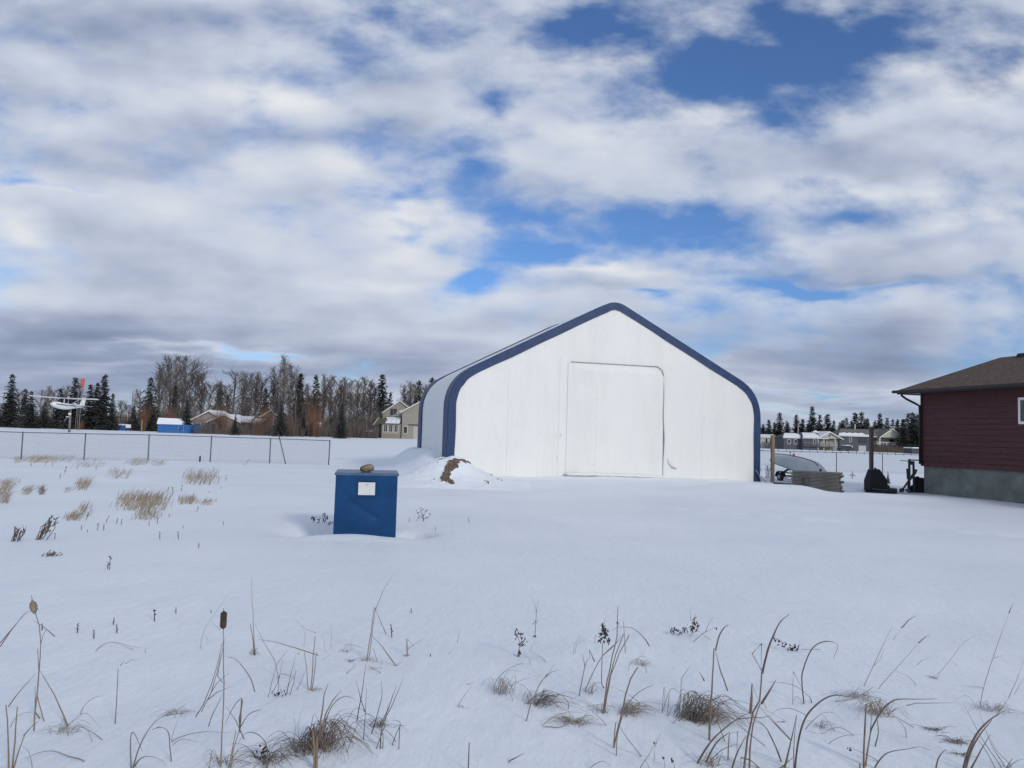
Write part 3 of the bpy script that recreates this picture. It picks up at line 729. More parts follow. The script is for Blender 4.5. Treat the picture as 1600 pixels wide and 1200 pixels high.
def boat():
    # upturned pale boat resting bow-up on a small trailer
    Y0, Y1 = 36.2, 33.2
    a = at(1211, 727, Y0); b = at(1282, 742, Y1); q = b-a
    bt = empty('upturned_boat', (a.x, a.y, 0), math.atan2(q.y, q.x)); tag(bt, 'pale grey upturned boat hull tilted on a trailer behind the lumber stack', 'boat')
    hull = mat('grey_hull', (.52, .55, .56), .45, var=.08, vscale=2, spec=.5)
    Ln = Vector((q.x, q.y, 0)).length*1.03; m = MB(); rows = []
    ztop = lambda u: .33+.93+.02-.62*max(0, u-.25)**1.5*1.0
    for i in range(26):
        u = i/25
        zt = at(1211+81*u, 0, 1).z
        # keel line falls towards the stern (right), gunwale follows
        keel = 1.22-.02*u-.36*u**2.2; gun = .95-.62*u
        wd = .60*(1-.55*max(0, (.25-u)/.25)**2)*(1-.25*u**4)
        if u > .86: keel -= (u-.86)*1.9
        row = []
        for j in range(17):
            t = -1+2*j/16; row.append((u*Ln, wd*math.copysign(abs(t)**.8, t), gun+(keel-gun)*(1-abs(t)**3.2)))
        rows.append(row)
    m.grid(rows)
    m.face([Vector(p) for p in rows[0]]); m.face([Vector(p) for p in rows[-1]])
    m.build('hull', hull, bt, True, recalc=True)
    k = MB(); k.tube([(r_[8][0], 0, r_[8][2]+.012) for r_ in rows[:24]], .022, 6); k.build('keel', mat('dark_keel', (.12, .13, .14), .6), bt, True)
    g = MB()
    for s in (0, 16): g.tube([(r_[s][0], r_[s][1], r_[s][2]) for r_ in rows], .024, 6)
    g.build('gunwale', mat('dull_metal', (.25, .27, .28), .5), bt, True)
    # trailer
    tr = empty('boat_trailer', (a.x+.42, a.y-.28, 0), bt.rotation_euler.z); tag(tr, 'small low trailer with black wheels under the upturned boat', 'trailer')
    blk = mat('black_steel', (.022, .023, .026), .55); gv = mat('pale_steel', (.45, .47, .48), .45)
    f = MB(); f.tube([(.1, -.35, .40), (Ln, -.35, .34)], .03, 6); f.tube([(.1, .35, .40), (Ln, .35, .34)], .03, 6); f.tube([(.55, -.62, .25), (.55, .62, .25)], .035, 6); f.tube([(.3, -.35, .40), (.95, -.5, .62), (1.5, -.45, .50)], .05, 6)
    f.build('frame', blk, tr)
    f = MB(); f.tube([(.6, -.6, .12), (2.4, -.55, .12)], .02, 6); f.tube([(.75, -.6, .18), (1.9, -.6, .36)], .02, 6); f.build('drawbar', gv, tr)
    for s in (-1, 1):
        w = MB(); w.tube([(.55, s*.72-.07, .20), (.55, s*.72-.05, .20), (.55, s*.72+.05, .20), (.55, s*.72+.07, .20)], [.17, .20, .20, .17], 16, up=(0, 0, 1)); w_ = w.build('wheel', blk, tr, False)
        w = MB(); w.tube([(.55, s*.72-.08, .20), (.55, s*.72+.08, .20)], .09, 12, up=(0, 0, 1)); w.build('rim', gv, w_)
        fe = MB(); rows = [[(.55+(.27+.0)*math.cos(t), s*.72+y, .20+.27*math.sin(t)) for y in (-.1, .1)] for t in [math.pi*k/10 for k in range(11)]]
        fe.grid(rows); fe.build('fender', blk, tr)
    # orange triangle standing behind the boat on a rod
    p = at(1240, 718, 34.8); t = empty('warning_triangle', (p.x, 34.8, hz1(p.x, 34.8))); tag(t, 'small red orange warning triangle on a thin rod above the upturned boat', 'warning triangle')
    zz = at(1239, 720, 34.8).z-t.location.z
    w = MB(); w.tube([(0, .03, -.1), (0, .03, zz+.1)], .012, 5); w.build('rod', blk, t)
    w = MB(); w.prism([(-.125, zz+.05), (.135, zz+.05), (.03, zz+.34), (-.02, zz+.34)], -.006, .006); w.build('panel', mat('orange_red', (.62, .10, .075), .5), t)
boat()

BLK = mat('black_painted_steel', (.018, .018, .022), .5, var=.35, vscale=5, bump=.006, bscale=8)
def c3(x, y): return 1330+x/9.233, 660+y/9.233
def housing():
    Y = 29.3; o0 = at(*c3(360, 1010), Y); h = empty('machine_housing', (o0.x, Y, o0.z), -.44); tag(h, 'black angular steel machine housing on a skid beside the dark post', 'machine')
    def P(l): return [((lambda p: ((p.x-o0.x)*.91, p.z-o0.z))(at(*c3(*q), Y))) for q in l]
    m = MB(); m.prism(P([(185, 985), (183, 840), (240, 682), (330, 678), (335, 660), (362, 662), (366, 680), (412, 682), (470, 760), (510, 820), (525, 905), (555, 915), (560, 985)]), .03, .95); m.build('shell', BLK, h, bevel=.02, recalc=True)
    m = MB(); m.prism(P([(290, 690), (410, 692), (500, 830), (515, 960), (290, 960)]), -.0, .045); m.build('side_plate', mat('black_inner', (.011, .011, .013), .75), h, bevel=.01, recalc=True)
    m = MB(); m.prism(P([(203, 990), (203, 1022), (535, 1024), (535, 985)]), -.05, 1.0); m.build('skid', BLK, h, recalc=True)
    m = MB(); m.prism(P([(538, 945), (660, 955), (663, 1005), (538, 1012)]), .02, .7); m.build('step_plate', BLK, h, bevel=.01, recalc=True)
    m = MB(); m.tube([Vector((p[0], -.02, p[1])) for p in P([(300, 962), (530, 975)])], .022, 6); m.build('bar', mat('worn_steel', (.10, .10, .11), .45, metal=.4), h)
housing()
def loader():
    Y = 29.6; o0 = at(*c3(850, 1030), Y); h = empty('lifting_frame', (o0.x, Y, o0.z), -.46); tag(h, 'dark steel lifting frame with a diagonal arm leaning by the red house corner', 'machine')
    def P(l): return [((lambda p: ((p.x-o0.x)*.91, p.z-o0.z))(at(*c3(*q), Y))) for q in l]
    st = mat('grey_black_steel', (.035, .036, .040), .6, var=.5, vscale=6)
    def bar(nm, l, y0, y1, m_=st):
        m = MB(); m.prism(P(l), y0, y1); m.build(nm, m_, h, bevel=.006, recalc=True)
    bar('mast', [(822, 530), (858, 530), (858, 720), (858, 1010), (808, 1010), (822, 700)], .10, .2)
    bar('mast', [(880, 560), (914, 560), (922, 1010), (890, 1010)], .10, .2)
    bar('cross_beam', [(835, 532), (1040, 540), (1040, 556), (835, 550)], .0, .10)
    bar('cross_beam', [(832, 556), (912, 560), (890, 612), (835, 614)], .12, .19)
    bar('rod', [(710, 549), (836, 553), (836, 563), (710, 559)], .03, .07)
    bar('side_post', [(795, 668), (848, 672), (850, 780), (806, 830)], .21, .32)
    bar('arm', [(918, 672), (955, 680), (935, 735), (765, 960), (745, 945), (880, 735)], -.12, -.01)
    bar('counterweight', [(920, 800), (965, 782), (995, 802), (1045, 808), (1150, 815), (1150, 1035), (820, 1030), (850, 940), (905, 900)], .22, .9, mat('black_engine', (.013, .013, .015), .8, var=.6, vscale=7, bump=.05, bscale=6))
    bar('foot', [(693, 965), (745, 944), (772, 960), (765, 1000), (697, 1005)], -.14, .1)
    m = MB(); p = P([(785, 985), (815, 960), (850, 1010)]); m.tube([(p[0][0], -.15, p[0][1]), (p[1][0], -.12, p[1][1]), (p[2][0], -.05, p[2][1])], .05, 8); m.build('hose', mat('grey_hose', (.11, .11, .12), .7), h, True)
loader()

# ------------------------------------------------------------------ trees
NEEDLE = [mat('spruce_green', (.066, .074, .062), .9, var=.4, vscale=.9), mat('spruce_dark', (.056, .060, .056), .9, var=.4, vscale=.9), mat('spruce_olive', (.085, .086, .050), .9, var=.4, vscale=.9)]  # needle colours lightened to stand in for haze over the far trees
BARK = mat('bark', (.075, .062, .055), .95, var=.3, vscale=2)
TWIG = [mat('grey_twig', (.165, .145, .135), .95, var=.25, vscale=.4), mat('pale_twig', (.25, .22, .20), .95, var=.25, vscale=.4), mat('brown_twig', (.115, .092, .083), .95, var=.25, vscale=.4)]
WILLOW = mat('orange_twig', (.20, .105, .065), .95, var=.3, vscale=.5)
def spruce_mesh(seed, Rr=.19, power=.85, ragged=.25, layers=30, leaf=.040):
    """unit-height spruce: drooping sprays of needle clumps round a trunk"""
    r = random.Random(seed); m = MB()
    z0 = r.uniform(.03, .09)
    for i in range(layers):
        u = i/(layers-1); z = z0+(.985-z0)*u**.93
        R0 = Rr*(1-u)**power*(1+r.uniform(-ragged, ragged))+.008
        nb = max(4, int(9*(1-u)+4)); a0 = r.uniform(0, 6.28)
        for k in range(nb):
            a = a0+6.283*k/nb+r.uniform(-.25, .25); L_ = R0*r.uniform(.65, 1.15)
            if r.random() < .06: continue
            ns = max(2, int(L_/.020)); dr = r.uniform(.18, .55)
            ca, sa = math.cos(a), math.sin(a)
            for q in range(ns):
                t = (q+.6)/ns; x = L_*t; zz = z-dr*L_*t**1.3+.12*L_*t*t*(r.random()-.2)
                for w in range(3):
                    s = leaf*r.uniform(.5, 1.15)*(1.15-.45*t)
                    c = Vector((x*ca+r.uniform(-.6, .6)*s, x*sa+r.uniform(-.6, .6)*s, zz+r.uniform(-.5, .35)*s))
                    d = Vector((ca+r.uniform(-.9, .9), sa+r.uniform(-.9, .9), r.uniform(-.9, .15))).normalized()
                    e = d.cross(Vector((r.uniform(-1, 1), r.uniform(-1, 1), 1))).normalized()
                    m.face([c-e*s*.34, c+d*s*.9, c+e*s*.34, c-d*s*.35])
    for q in range(10):
        c = Vector((0, 0, .965+.03*r.random())); d = Vector((r.uniform(-.5, .5), r.uniform(-.5, .5), 1)).normalized(); e = d.cross(Vector((1, r.random(), 0))).normalized()
        m.face([c-e*.004, c+d*.035, c+e*.004, c-d*.02])
    return m
def trunk_mesh(h=.9, r0=.013):
    m = MB(); m.tube([(0, 0, -.02), (.002, 0, h*.5), (0, 0, h)], [r0, r0*.6, .002], 6); return m
SPR = []
for (sd_, rr, pw_, rg, ly) in ((1, .17, .85, .25, 30), (2, .125, .7, .35, 32), (3, .21, .95, .22, 28), (4, .095, .55, .45, 34), (5, .155, .8, .4, 30), (6, .26, 1.0, .25, 26)):
    SPR.append((spruce_mesh(sd_, rr, pw_, rg, ly).mesh('crown', NEEDLE[0]), trunk_mesh().mesh('trunk', BARK)))
def bare_mesh(seed, spread=.26, up=.72, nl=26, first=.22, tw=.0016):
    r = random.Random(seed); m = MB()
    def twig(p, d, ln, w):
        e = d.cross(Vector((r.uniform(-1, 1), r.uniform(-1, 1), .3))).normalized(); q = p+d*ln*.5+Vector((r.uniform(-.1, .1), r.uniform(-.1, .1), r.uniform(0, .12)))*ln; t = p+d*ln
        m.face([p-e*w, p+e*w, q+e*w*.7, q-e*w*.7]); m.face([q-e*w*.7, q+e*w*.7, t])
    for i in range(nl):
        u = first+(1-first)*(i/nl)**.85*.96; a = r.uniform(0, 6.28); ln = spread*(1.15-u*.75)*r.uniform(.6, 1.1)*(1.2 if u > .3 else .9)
        d = Vector((math.cos(a)*(1-up), math.sin(a)*(1-up), up*r.uniform(.7, 1.2))).normalized(); p = Vector((.008*math.sin(u*9), .006*math.cos(u*7), u))
        p1 = p+d*ln*.55; d2 = (d+Vector((r.uniform(-.25, .25), r.uniform(-.25, .25), .25))).normalized(); p2 = p1+d2*ln*.6
        if p2.z > 1.02: p2.z = 1.02
        m.tube([p, p1, p2], [.0042*(1.1-u), .0026, .0010], 4, cap=False)
        for k in range(13):
            t = .2+.8*k/12; b = (p.lerp(p1, t/.5) if t < .5 else p1.lerp(p2, (t-.5)/.5))
            dd = (d+Vector((r.uniform(-.8, .8), r.uniform(-.8, .8), r.uniform(-.1, .6)))).normalized(); l2 = ln*r.uniform(.22, .5)
            twig(b, dd, l2, tw)
            for _ in range(3):
                b2 = b+dd*l2*r.uniform(.3, .95); d3 = (dd+Vector((r.uniform(-.8, .8), r.uniform(-.8, .8), r.uniform(-.1, .5)))).normalized()
                twig(b2, d3, l2*r.uniform(.35, .7), tw*.7)
    return m
def bare_trunk(seed, r0=.011):
    r = random.Random(seed+50); m = MB(); m.tube([(0, 0, -.02), (.004, .002, .35), (.008*math.sin(5), 0, .65), (0, .003, .97)], [r0, r0*.8, r0*.45, .0015], 6); return m
BARE = []
for k, (sp, up, nl, fs) in enumerate(((.26, .72, 30, .22), (.20, .82, 30, .30), (.34, .62, 34, .18), (.24, .78, 26, .35), (.40, .58, 36, .12))):
    BARE.append((bare_mesh(20+k, sp, up, nl, fs).mesh('crown', TWIG[0]), bare_trunk(k).mesh('trunk', TWIG[1])))
def place_tree(name, meshes, px, pyt, Y, label, group, mcrown=None, wide=1.0, rz=None, cat='tree', base=0.0):
    p = at(px, 690, Y); top = at(px, pyt, Y).z; h = top-base
    t = empty(name, (p.x, Y, base), rng.uniform(0, 6.28) if rz is None else rz)
    for nm, me in zip(('crown', 'trunk'), meshes):
        o = bpy.data.objects.new(nm, me); COL.objects.link(o); o.parent = t
        if mcrown is not None and nm == 'crown':
            o.material_slots[0].link = 'OBJECT'; o.material_slots[0].material = mcrown
    t.scale = (h*wide, h*wide, h); tag(t, label, cat, group); return t

G1 = 'spruces along the far edge of the left field'
SPRUCES = [  # px, top, distance, mesh, width factor, material, label
 (12, 585, 170, 2, .95, 1, 'broad dark spruce at the very end of the left tree line'),
 (34, 608, 195, 3, 1.0, 1, 'thin spruce between the broad spruce and the aeroplane wing tip'),
 (44, 611, 165, 2, 1.1, 1, 'round topped dark spruce by the wing tip of the white aeroplane'),
 (-16, 600, 175, 0, 1.1, 1, None), (66, 628, 170, 5, 1.0, 1, None),
 (90, 607, 180, 0, 1.2, 1, 'dark spruce directly over the aeroplane cabin'),
 (101, 622, 172, 5, .9, 1, None),
 (112, 590, 175, 0, 1.15, 1, 'pointed spruce beside the orange windsock'),
 (136, 601, 178, 0, 1.1, 1, 'dark spruce between the windsock and the columnar spruce'),
 (147, 598, 205, 3, 1.1, 0, None),
 (158, 585, 176, 1, .95, 1, 'tall columnar spruce right of the aeroplane tail'),
 (172, 615, 174, 0, .95, 1, 'short pointed spruce next to the columnar spruce'),
 (206, 630, 182, 5, .8, 1, 'low dark spruce left of the tapering spruce'),
 (230, 590, 180, 2, .95, 0, 'tapering spruce rising left of the blue shed'),
 (270, 603, 195, 0, .9, 0, 'spruce standing above the snowy roof of the blue shed'),
 (289, 625, 160, 5, .85, 1, 'dark spruce standing between the blue shed and the pinkish bungalow'),
 (339, 607, 215, 1, 1.1, 0, None), (352, 618, 212, 0, 1.0, 0, None), (382, 627, 200, 0, 1.0, 1, 'dark spruce showing between two bare trees behind the bungalow'),
 (412, 607, 200, 0, .95, 1, 'dark pointed spruce left of the tallest bare tree'),
 (366, 648, 150, 5, .80, 1, 'small bushy spruce in front of the bungalow porch'),
 (437, 627, 152, 5, .80, 1, 'wide dark spruce at the foot of the tallest bare tree'),
 (465, 583, 205, 1, .9, 0, 'slender spruce reaching up beside the tallest bare tree'),
 (490, 586, 195, 0, .85, 2, 'olive green spruce above the orange willows'),
 (532, 630, 150, 2, .8, 1, 'low dark spruce before the brown thicket left of the tall house'),
 (473, 640, 170, 0, .8, 1, None),
 (594, 585, 206, 1, 1.0, 0, 'tall flat topped spruce beside the two storey house'),
 (607, 613, 208, 0, .8, 1, 'short spruce behind the gable of the two storey house'),
 (652, 595, 225, 0, .95, 2, 'pointed olive spruce behind the two storey house roof'),
 (672, 590, 230, 0, .95, 0, 'dark spruce just above the shoulder of the storage building'),
 (686, 592, 240, 1, .9, 0, None), (702, 588, 225, 4, 1.0, 0, None), (710, 590, 232, 0, 1.0, 0, None)]
for k, (px, pt, Y, mi, wd, mm, lab) in enumerate(SPRUCES):
    place_tree('spruce_tree', SPR[mi], px, pt, Y, lab or 'dark spruce partly hidden among its neighbours in the left tree line', G1, NEEDLE[mm], wd*1.45)
G2 = 'bare deciduous trees behind the left field'
BARES = [(60, 612, 215, 0, 1), (70, 606, 220, 1, 1), (80, 611, 212, 0, 0), (24, 612, 220, 0, 0), (100, 606, 225, 3, 0), (120, 600, 222, 1, 0), (186, 628, 205, 0, 2), (198, 634, 200, 2, 2), (215, 612, 215, 0, 0),
 (244, 572, 210, 1, 0), (252, 585, 195, 0, 0), (262, 562, 215, 0, 0), (270, 574, 205, 1, 1), (283, 562, 212, 0, 0), (292, 572, 208, 2, 0), (300, 588, 198, 0, 2), (312, 586, 206, 1, 0), (324, 604, 200, 2, 2),
 (338, 600, 205, 1, 0), (350, 605, 203, 0, 2), (362, 586, 214, 2, 0), (376, 590, 210, 1, 1), (388, 588, 207, 0, 0), (396, 586, 212, 1, 0), (404, 594, 208, 0, 2), (424, 596, 204, 1, 0),
 (440, 562, 200, 1, 1), (450, 575, 204, 3, 0), (430, 580, 204, 0, 0), (458, 590, 208, 0, 2), (478, 604, 215, 1, 0), (504, 590, 215, 1, 1), (514, 592, 212, 3, 0), (522, 596, 216, 0, 0), (534, 594, 214, 1, 0), (545, 598, 210, 3, 1),
 (556, 598, 216, 1, 0), (566, 594, 220, 3, 0), (576, 598, 214, 1, 0), (582, 604, 210, 0, 2), (528, 606, 190, 1, 2), (498, 612, 190, 0, 2), (552, 618, 185, 2, 2), (572, 622, 184, 0, 2), (638, 600, 235, 1, 1), (646, 604, 230, 3, 1), (630, 606, 236, 1, 0), (662, 604, 240, 1, 0),
 (336, 622, 188, 0, 2), (392, 618, 186, 2, 2), (425, 622, 180, 0, 2), (460, 616, 182, 2, 2), (485, 620, 186, 0, 2), (512, 622, 183, 2, 2)]
BL = {26: 'tallest bare tree with a dense upright grey crown', 21: 'broad bare tree with an open rounded crown behind the bungalow', 11: 'tall bare tree with a wispy pale top right of the tapering spruce', 13: 'tall bare tree with a feathery crown above the pinkish bungalow', 31: 'pale bare tree directly behind the olive green spruce', 44: 'slim pale bare tree left of the spruce behind the tall house roof'}
for k, (px, pt, Y, mi, mm) in enumerate(BARES):
    place_tree('bare_tree', BARE[mi], px, pt, Y, BL.get(k, 'leafless grey brown tree crowded among others in the left tree line'), G2, TWIG[mm], (2.1 if pt > 600 else 1.9))
# orange willow shoots
def willow(px, pt, Y, n, label):
    p = at(px, 690, Y); h = at(px, pt, Y).z; r = random.Random(px); m = MB()
    for _ in range(n):
        a = r.uniform(0, 6.28); d = Vector((math.cos(a)*r.uniform(0, .34), math.sin(a)*r.uniform(0, .34), 1)).normalized(); l = h*r.uniform(.6, 1.05)
        b = Vector((r.uniform(-.4, .4), r.uniform(-.4, .4), 0)); e = d.cross(Vector((r.uniform(-1, 1), r.uniform(-1, 1), 0))).normalized()*.014
        q = b+d*l*.6+Vector((d.x, d.y, 0))*l*.1; t = b+d*l+Vector((d.x, d.y, 0))*l*.25
        m.face([b-e, b+e, q+e*.7, q-e*.7]); m.face([q-e*.7, q+e*.7, t])
        for _2 in range(3):
            s0 = b.lerp(q, r.uniform(.3, 1)); m.face([s0-e*.5, s0+e*.5, s0+Vector((d.x+r.uniform(-.3, .3), d.y+r.uniform(-.3, .3), .9))*l*.3])
    o = m.build('willow_shrub', WILLOW, None, False, (p.x, Y, 0)); tag(o, label, 'shrub', 'orange twigged willows of the left tree line')
for px, pt, Y, n, lab in ((125, 652, 168, 60, 'low orange brown willow under the aeroplane tail'), (222, 618, 172, 130, 'rusty willow in front of the tapering spruce'), (262, 622, 166, 130, 'orange willow rising behind the blue shed'), (340, 622, 168, 150, 'orange twigged willow over the pinkish bungalow roof'), (350, 630, 165, 90, 'second orange willow just right of the one over the bungalow roof'),
    (413, 624, 165, 150, 'orange willow left of the wide dark spruce'), (486, 618, 164, 170, 'bright orange willow clump below the olive green spruce'), (495, 628, 160, 110, 'rusty willow clump on the right of the bright orange one'), (402, 640, 158, 100, 'brown orange willow before the far dark bungalow'), (455, 648, 158, 100, 'low rusty willow right of the wide dark spruce')):
    willow(px, pt, Y, n, lab)
# brown thicket under the tree line (nobody could count its stems)
def thicket(name, px0, px1, Y, hmin, hmax, n, m_, seed):
    r = random.Random(seed); m = MB()
    for _ in range(n):
        px = r.uniform(px0, px1); y = Y+r.uniform(-7, 9); p = at(px, 690, y); h = r.uniform(hmin, hmax)*(.75+.5*float(vn(px/14.0, 0, seed)))
        d = Vector((r.uniform(-.3, .3), r.uniform(-.3, .3), 1)); e = Vector((r.uniform(.02, .05), r.uniform(-.03, .03), 0)); b = Vector((p.x, y, 0)); q = b+d*h*.55; t = b+d*h+Vector((r.uniform(-.3, .3), 0, 0))
        m.face([b-e, b+e, q+e*.6, q-e*.6]); m.face([q-e*.6, q+e*.6, t])
        for _2 in range(5):
            s0 = b.lerp(q, r.uniform(.15, 1)); g = Vector((r.uniform(-.6, .6), r.uniform(-.4, .4), r.uniform(.2, .8)))*h*.4
            m.face([s0-e*.4, s0+e*.4, s0+g])
    o = m.build(name, m_); tag(o, None, None, None, 'stuff'); o['label'] = 'tangle of brown leafless undergrowth along the tree line'
thicket('undergrowth', -20, 285, 186, 2.0, 4.5, 1500, TWIG[2], 1)
thicket('undergrowth', 300, 590, 176, 1.6, 4.6, 3600, TWIG[2], 2)
thicket('undergrowth', 590, 720, 228, 2.0, 5.5, 900, TWIG[2], 3)
thicket('undergrowth', 235, 600, 198, 4.5, 8.5, 3600, TWIG[0], 7)
thicket('undergrowth', -20, 235, 205, 3.0, 6.0, 1800, TWIG[2], 8)

# right-hand spruces behind the far houses
G3 = 'spruces behind the far houses at the right'
RS = [(1201, 656, 0, 1.1), (1192, 664, 4, 1.2), (1210, 660, 1, 1.0), (1218, 645, 0, 1.15), (1231, 660, 4, 1.1), (1244, 648, 1, 1.0), (1254, 655, 0, 1.1), (1262, 662, 5, .8), (1269, 635, 0, .95), (1281, 648, 0, .95), (1293, 647, 1, 1.3), (1303, 657, 0, .9), (1312, 660, 4, 1.0), (1323, 653, 0, .9), (1316, 657, 1, .9), (1330, 658, 4, 1.0), (1336, 645, 1, 1.15), (1346, 644, 0, 1.1), (1356, 654, 0, .9), (1366, 660, 4, 1.0), (1375, 646, 0, 1.0), (1386, 653, 4, 1.0), (1395, 655, 0, .8), (1403, 655, 0, .8),
      (1419, 646, 0, 1.0), (1426, 645, 1, 1.2), (1433, 648, 0, 1.0), (1441, 645, 4, 1.2), (1412, 655, 0, 1.1), (1450, 648, 0, 1.1), (1462, 650, 2, .9), (1476, 646, 0, 1.0), (1186, 660, 0, 1.1), (1174, 655, 1, 1.0)]
RL = {8: 'tallest spruce behind the far houses', 3: 'broad spruce standing just left of the utility pole', 5: 'slim spruce rising directly behind the utility pole', 10: 'round topped spruce behind the gabled white porch house', 16: 'columnar spruce left of the twin behind the grey house chimney', 24: 'large dark spruce close behind the small dark shed', 20: 'tall spruce above the deck gable of the grey house'}
for k, (px, pt, mi, wd) in enumerate(RS):
    Y = 212+ (k*37 % 23) if px > 1408 else 246+(k*37 % 40)
    place_tree('spruce_tree', SPR[mi], px, pt, Y, RL.get(k, 'dark spruce in the dense row behind the far houses'), G3, NEEDLE[1 if k % 3 else 0], wd*1.6)
def wood_mass(name, px0, px1, Y0, Y1, top0, top1, n, seed):
    """far wood that reads as one mass"""
    r = random.Random(seed); m = MB()
    src = SPR[0][0]; vs = [v.co.copy() for v in src.vertices]; fs = [tuple(p.vertices) for p in src.polygons]
    for k in range(n):
        px = r.uniform(px0, px1); Y = r.uniform(Y0, Y1); p = at(px, 690, Y); h = at(px, r.uniform(top0, top1), Y).z
        a = r.uniform(0, 6.28); ca, sa = math.cos(a), math.sin(a); w = h*r.uniform(1.5, 2.0); i0 = len(m.v)
        sel = fs[::2]
        m.v += [((x*ca-y*sa)*w+p.x, (x*sa+y*ca)*w+Y, z*h) for x, y, z in vs]; m.f += [tuple(i0+q for q in f) for f in sel]; m.mi += [0]*len(sel)
    o = m.build(name, NEEDLE[1]); o['kind'] = 'stuff'; o['label'] = 'dense distant spruce wood that reads as one dark mass'
wood_mass('distant_wood', 1150, 1500, 288, 330, 655, 672, 75, 5)
wood_mass('distant_wood', 640, 1180, 300, 340, 640, 655, 26, 6)
wood_mass('distant_wood', 1500, 1900, 270, 330, 640, 660, 16, 8)
wood_mass('distant_wood', -300, 10, 240, 300, 620, 640, 16, 9)

# ------------------------------------------------------------------ far houses
BEIGE = mat('beige_siding', (.32, .29, .25), .8, var=.08, vscale=1, stretch=(.3, .3, 6)); PINKB = mat('pink_beige_siding', (.33, .265, .235), .8, var=.08, vscale=1, stretch=(.3, .3, 6))
GREYB = mat('grey_blue_siding', (.088, .096, .118), .8, var=.1, vscale=1, stretch=(.3, .3, 6)); CREAM = mat('cream_siding', (.47, .45, .38), .8, var=.06, vscale=1)
ROOFB = mat('far_roof', (.115, .098, .082), .9, var=.25, vscale=2); WTRIM = mat('white_trim', (.72, .71, .68), .6); DGLASS = mat('far_glass', (.03, .034, .04), .15, spec=.6); RSNOW = mat('roof_snow', (.80, .82, .85), .7)
DKW = mat('dark_wall', (.06, .055, .052), .85, var=.2, vscale=1)
class House:
    def __init__(s, name, px, Y, label, rz=0.0, cat='house'):
        p = at(px, 690, Y); s.k = Y/FPX; s.px = px; s.Y = Y
        s.o = empty(name, (p.x, Y, 0), rz); tag(s.o, label, cat)
    def x(s, px): return (px-s.px)*s.k
    def wall(s, x0, x1, y0, y1, h, m_, nm='wall', z0=-.3):
        m = MB(); m.box(x0, x1, y0, y1, z0, h); return m.build(nm, m_, s.o)
    def gable_front(s, x0, x1, y0, y1, he, za, m_, over=.35, roof=ROOFB, trim=WTRIM, snow=None, solid=True):
        """gable facing us: end wall triangle, two slopes, rake boards"""
        xc = (x0+x1)/2; sl = (za-he)/(xc-x0)
        m = MB(); m.prism([(x0, he-.01), (x1, he-.01), (xc, za)], y0+(.0 if solid else .02), y1 if solid else y0+.1); m.build('gable_wall', m_, s.o)
        def slab(t0, t1, lift, ya, yb):
            a = []
            for sx in (-1, 1):
                w = (x1-x0)/2+over; zz = za-sl*w
                a.append([(xc+sx*w, zz+lift+t0), (xc, za+lift+t0), (xc, za+lift+t1), (xc+sx*w, zz+lift+t1)])
            return a
        r = MB()
        for q in slab(.02, .20, 0, 0, 0): r.prism(q, y0-over, y1+over)
        ro = r.build('roof', roof, s.o)
        t = MB()
        for q in slab(-.04, .24, 0, 0, 0): t.prism(q, y0-over-.06, y0-over)
        t.build('rake_board', trim, s.o)
        if snow:
            sn = MB()
            for i, q in enumerate(slab(.20, .38, 0, 0, 0)):
                if i in snow: sn.prism([(a*(.93)+xc*.07, b) for a, b in q], y0-over+.3, y1)
            sn.build('roof_snow', RSNOW, ro)
        return ro
    def ridge_across(s, x0, x1, y0, y1, he, zr, m_=ROOFB, over=.4, hip=0.0, snow=()):
        """ridge runs across the view; hip > 0 pulls the ridge ends in"""
        yc = (y0+y1)/2; r = MB(); z0 = he-.05
        A, B, C, D = (x0-over, y0-over, z0), (x1+over, y0-over, z0), (x1+over, y1+over, z0), (x0-over, y1+over, z0); P, Q = (x0-over+hip, yc, zr), (x1+over-hip, yc, zr)
        r.face([A, B, Q, P]); r.face([C, D, P, Q]); r.face([D, A, P]); r.face([B, C, Q]); r.face([D, C, B, A]); ro = r.build('roof', m_, s.o)
        f = MB(); f.box(x0-over, x1+over, y0-over-.05, y0-over, z0-.2, z0+.03); f.build('fascia', WTRIM, s.o)
        for (u0, u1, v0, v1) in snow:
            sn = MB(); rows = []; n = 14
            for i in range(n+1):
                u = u0+(u1-u0)*i/n; row = []
                for j, v in enumerate((v0, v0+.1*(v1-v0), v1-.1*(v1-v0)-.06*math.sin(i*1.9), v1-.06*math.sin(i*1.9))):
                    a = Vector(A).lerp(Vector(B), u); b_ = Vector(P).lerp(Vector(Q), u); p = a.lerp(b_, v); row.append((p.x, p.y-.02, p.z+(.03 if j in (0, 3) else .22)))
                rows.append(row)
            sn.grid(rows); sn.build('roof_snow', RSNOW, ro)
        return ro
    def window(s, x0, x1, y, z0, z1, mull=0, frame=WTRIM):
        m = MB(); m.box(x0-.1, x1+.1, y-.06, y-.004, z0-.1, z1+.1); w = m.build('window', frame, s.o)
        m = MB(); n = mull+1; st = (x1-x0)/n
        for i in range(n): m.box(x0+i*st+(.04 if i else 0), x0+(i+1)*st-(.04 if i < mull else 0), y-.075, y-.061, z0, z1)
        m.build('pane', DGLASS, w); return w

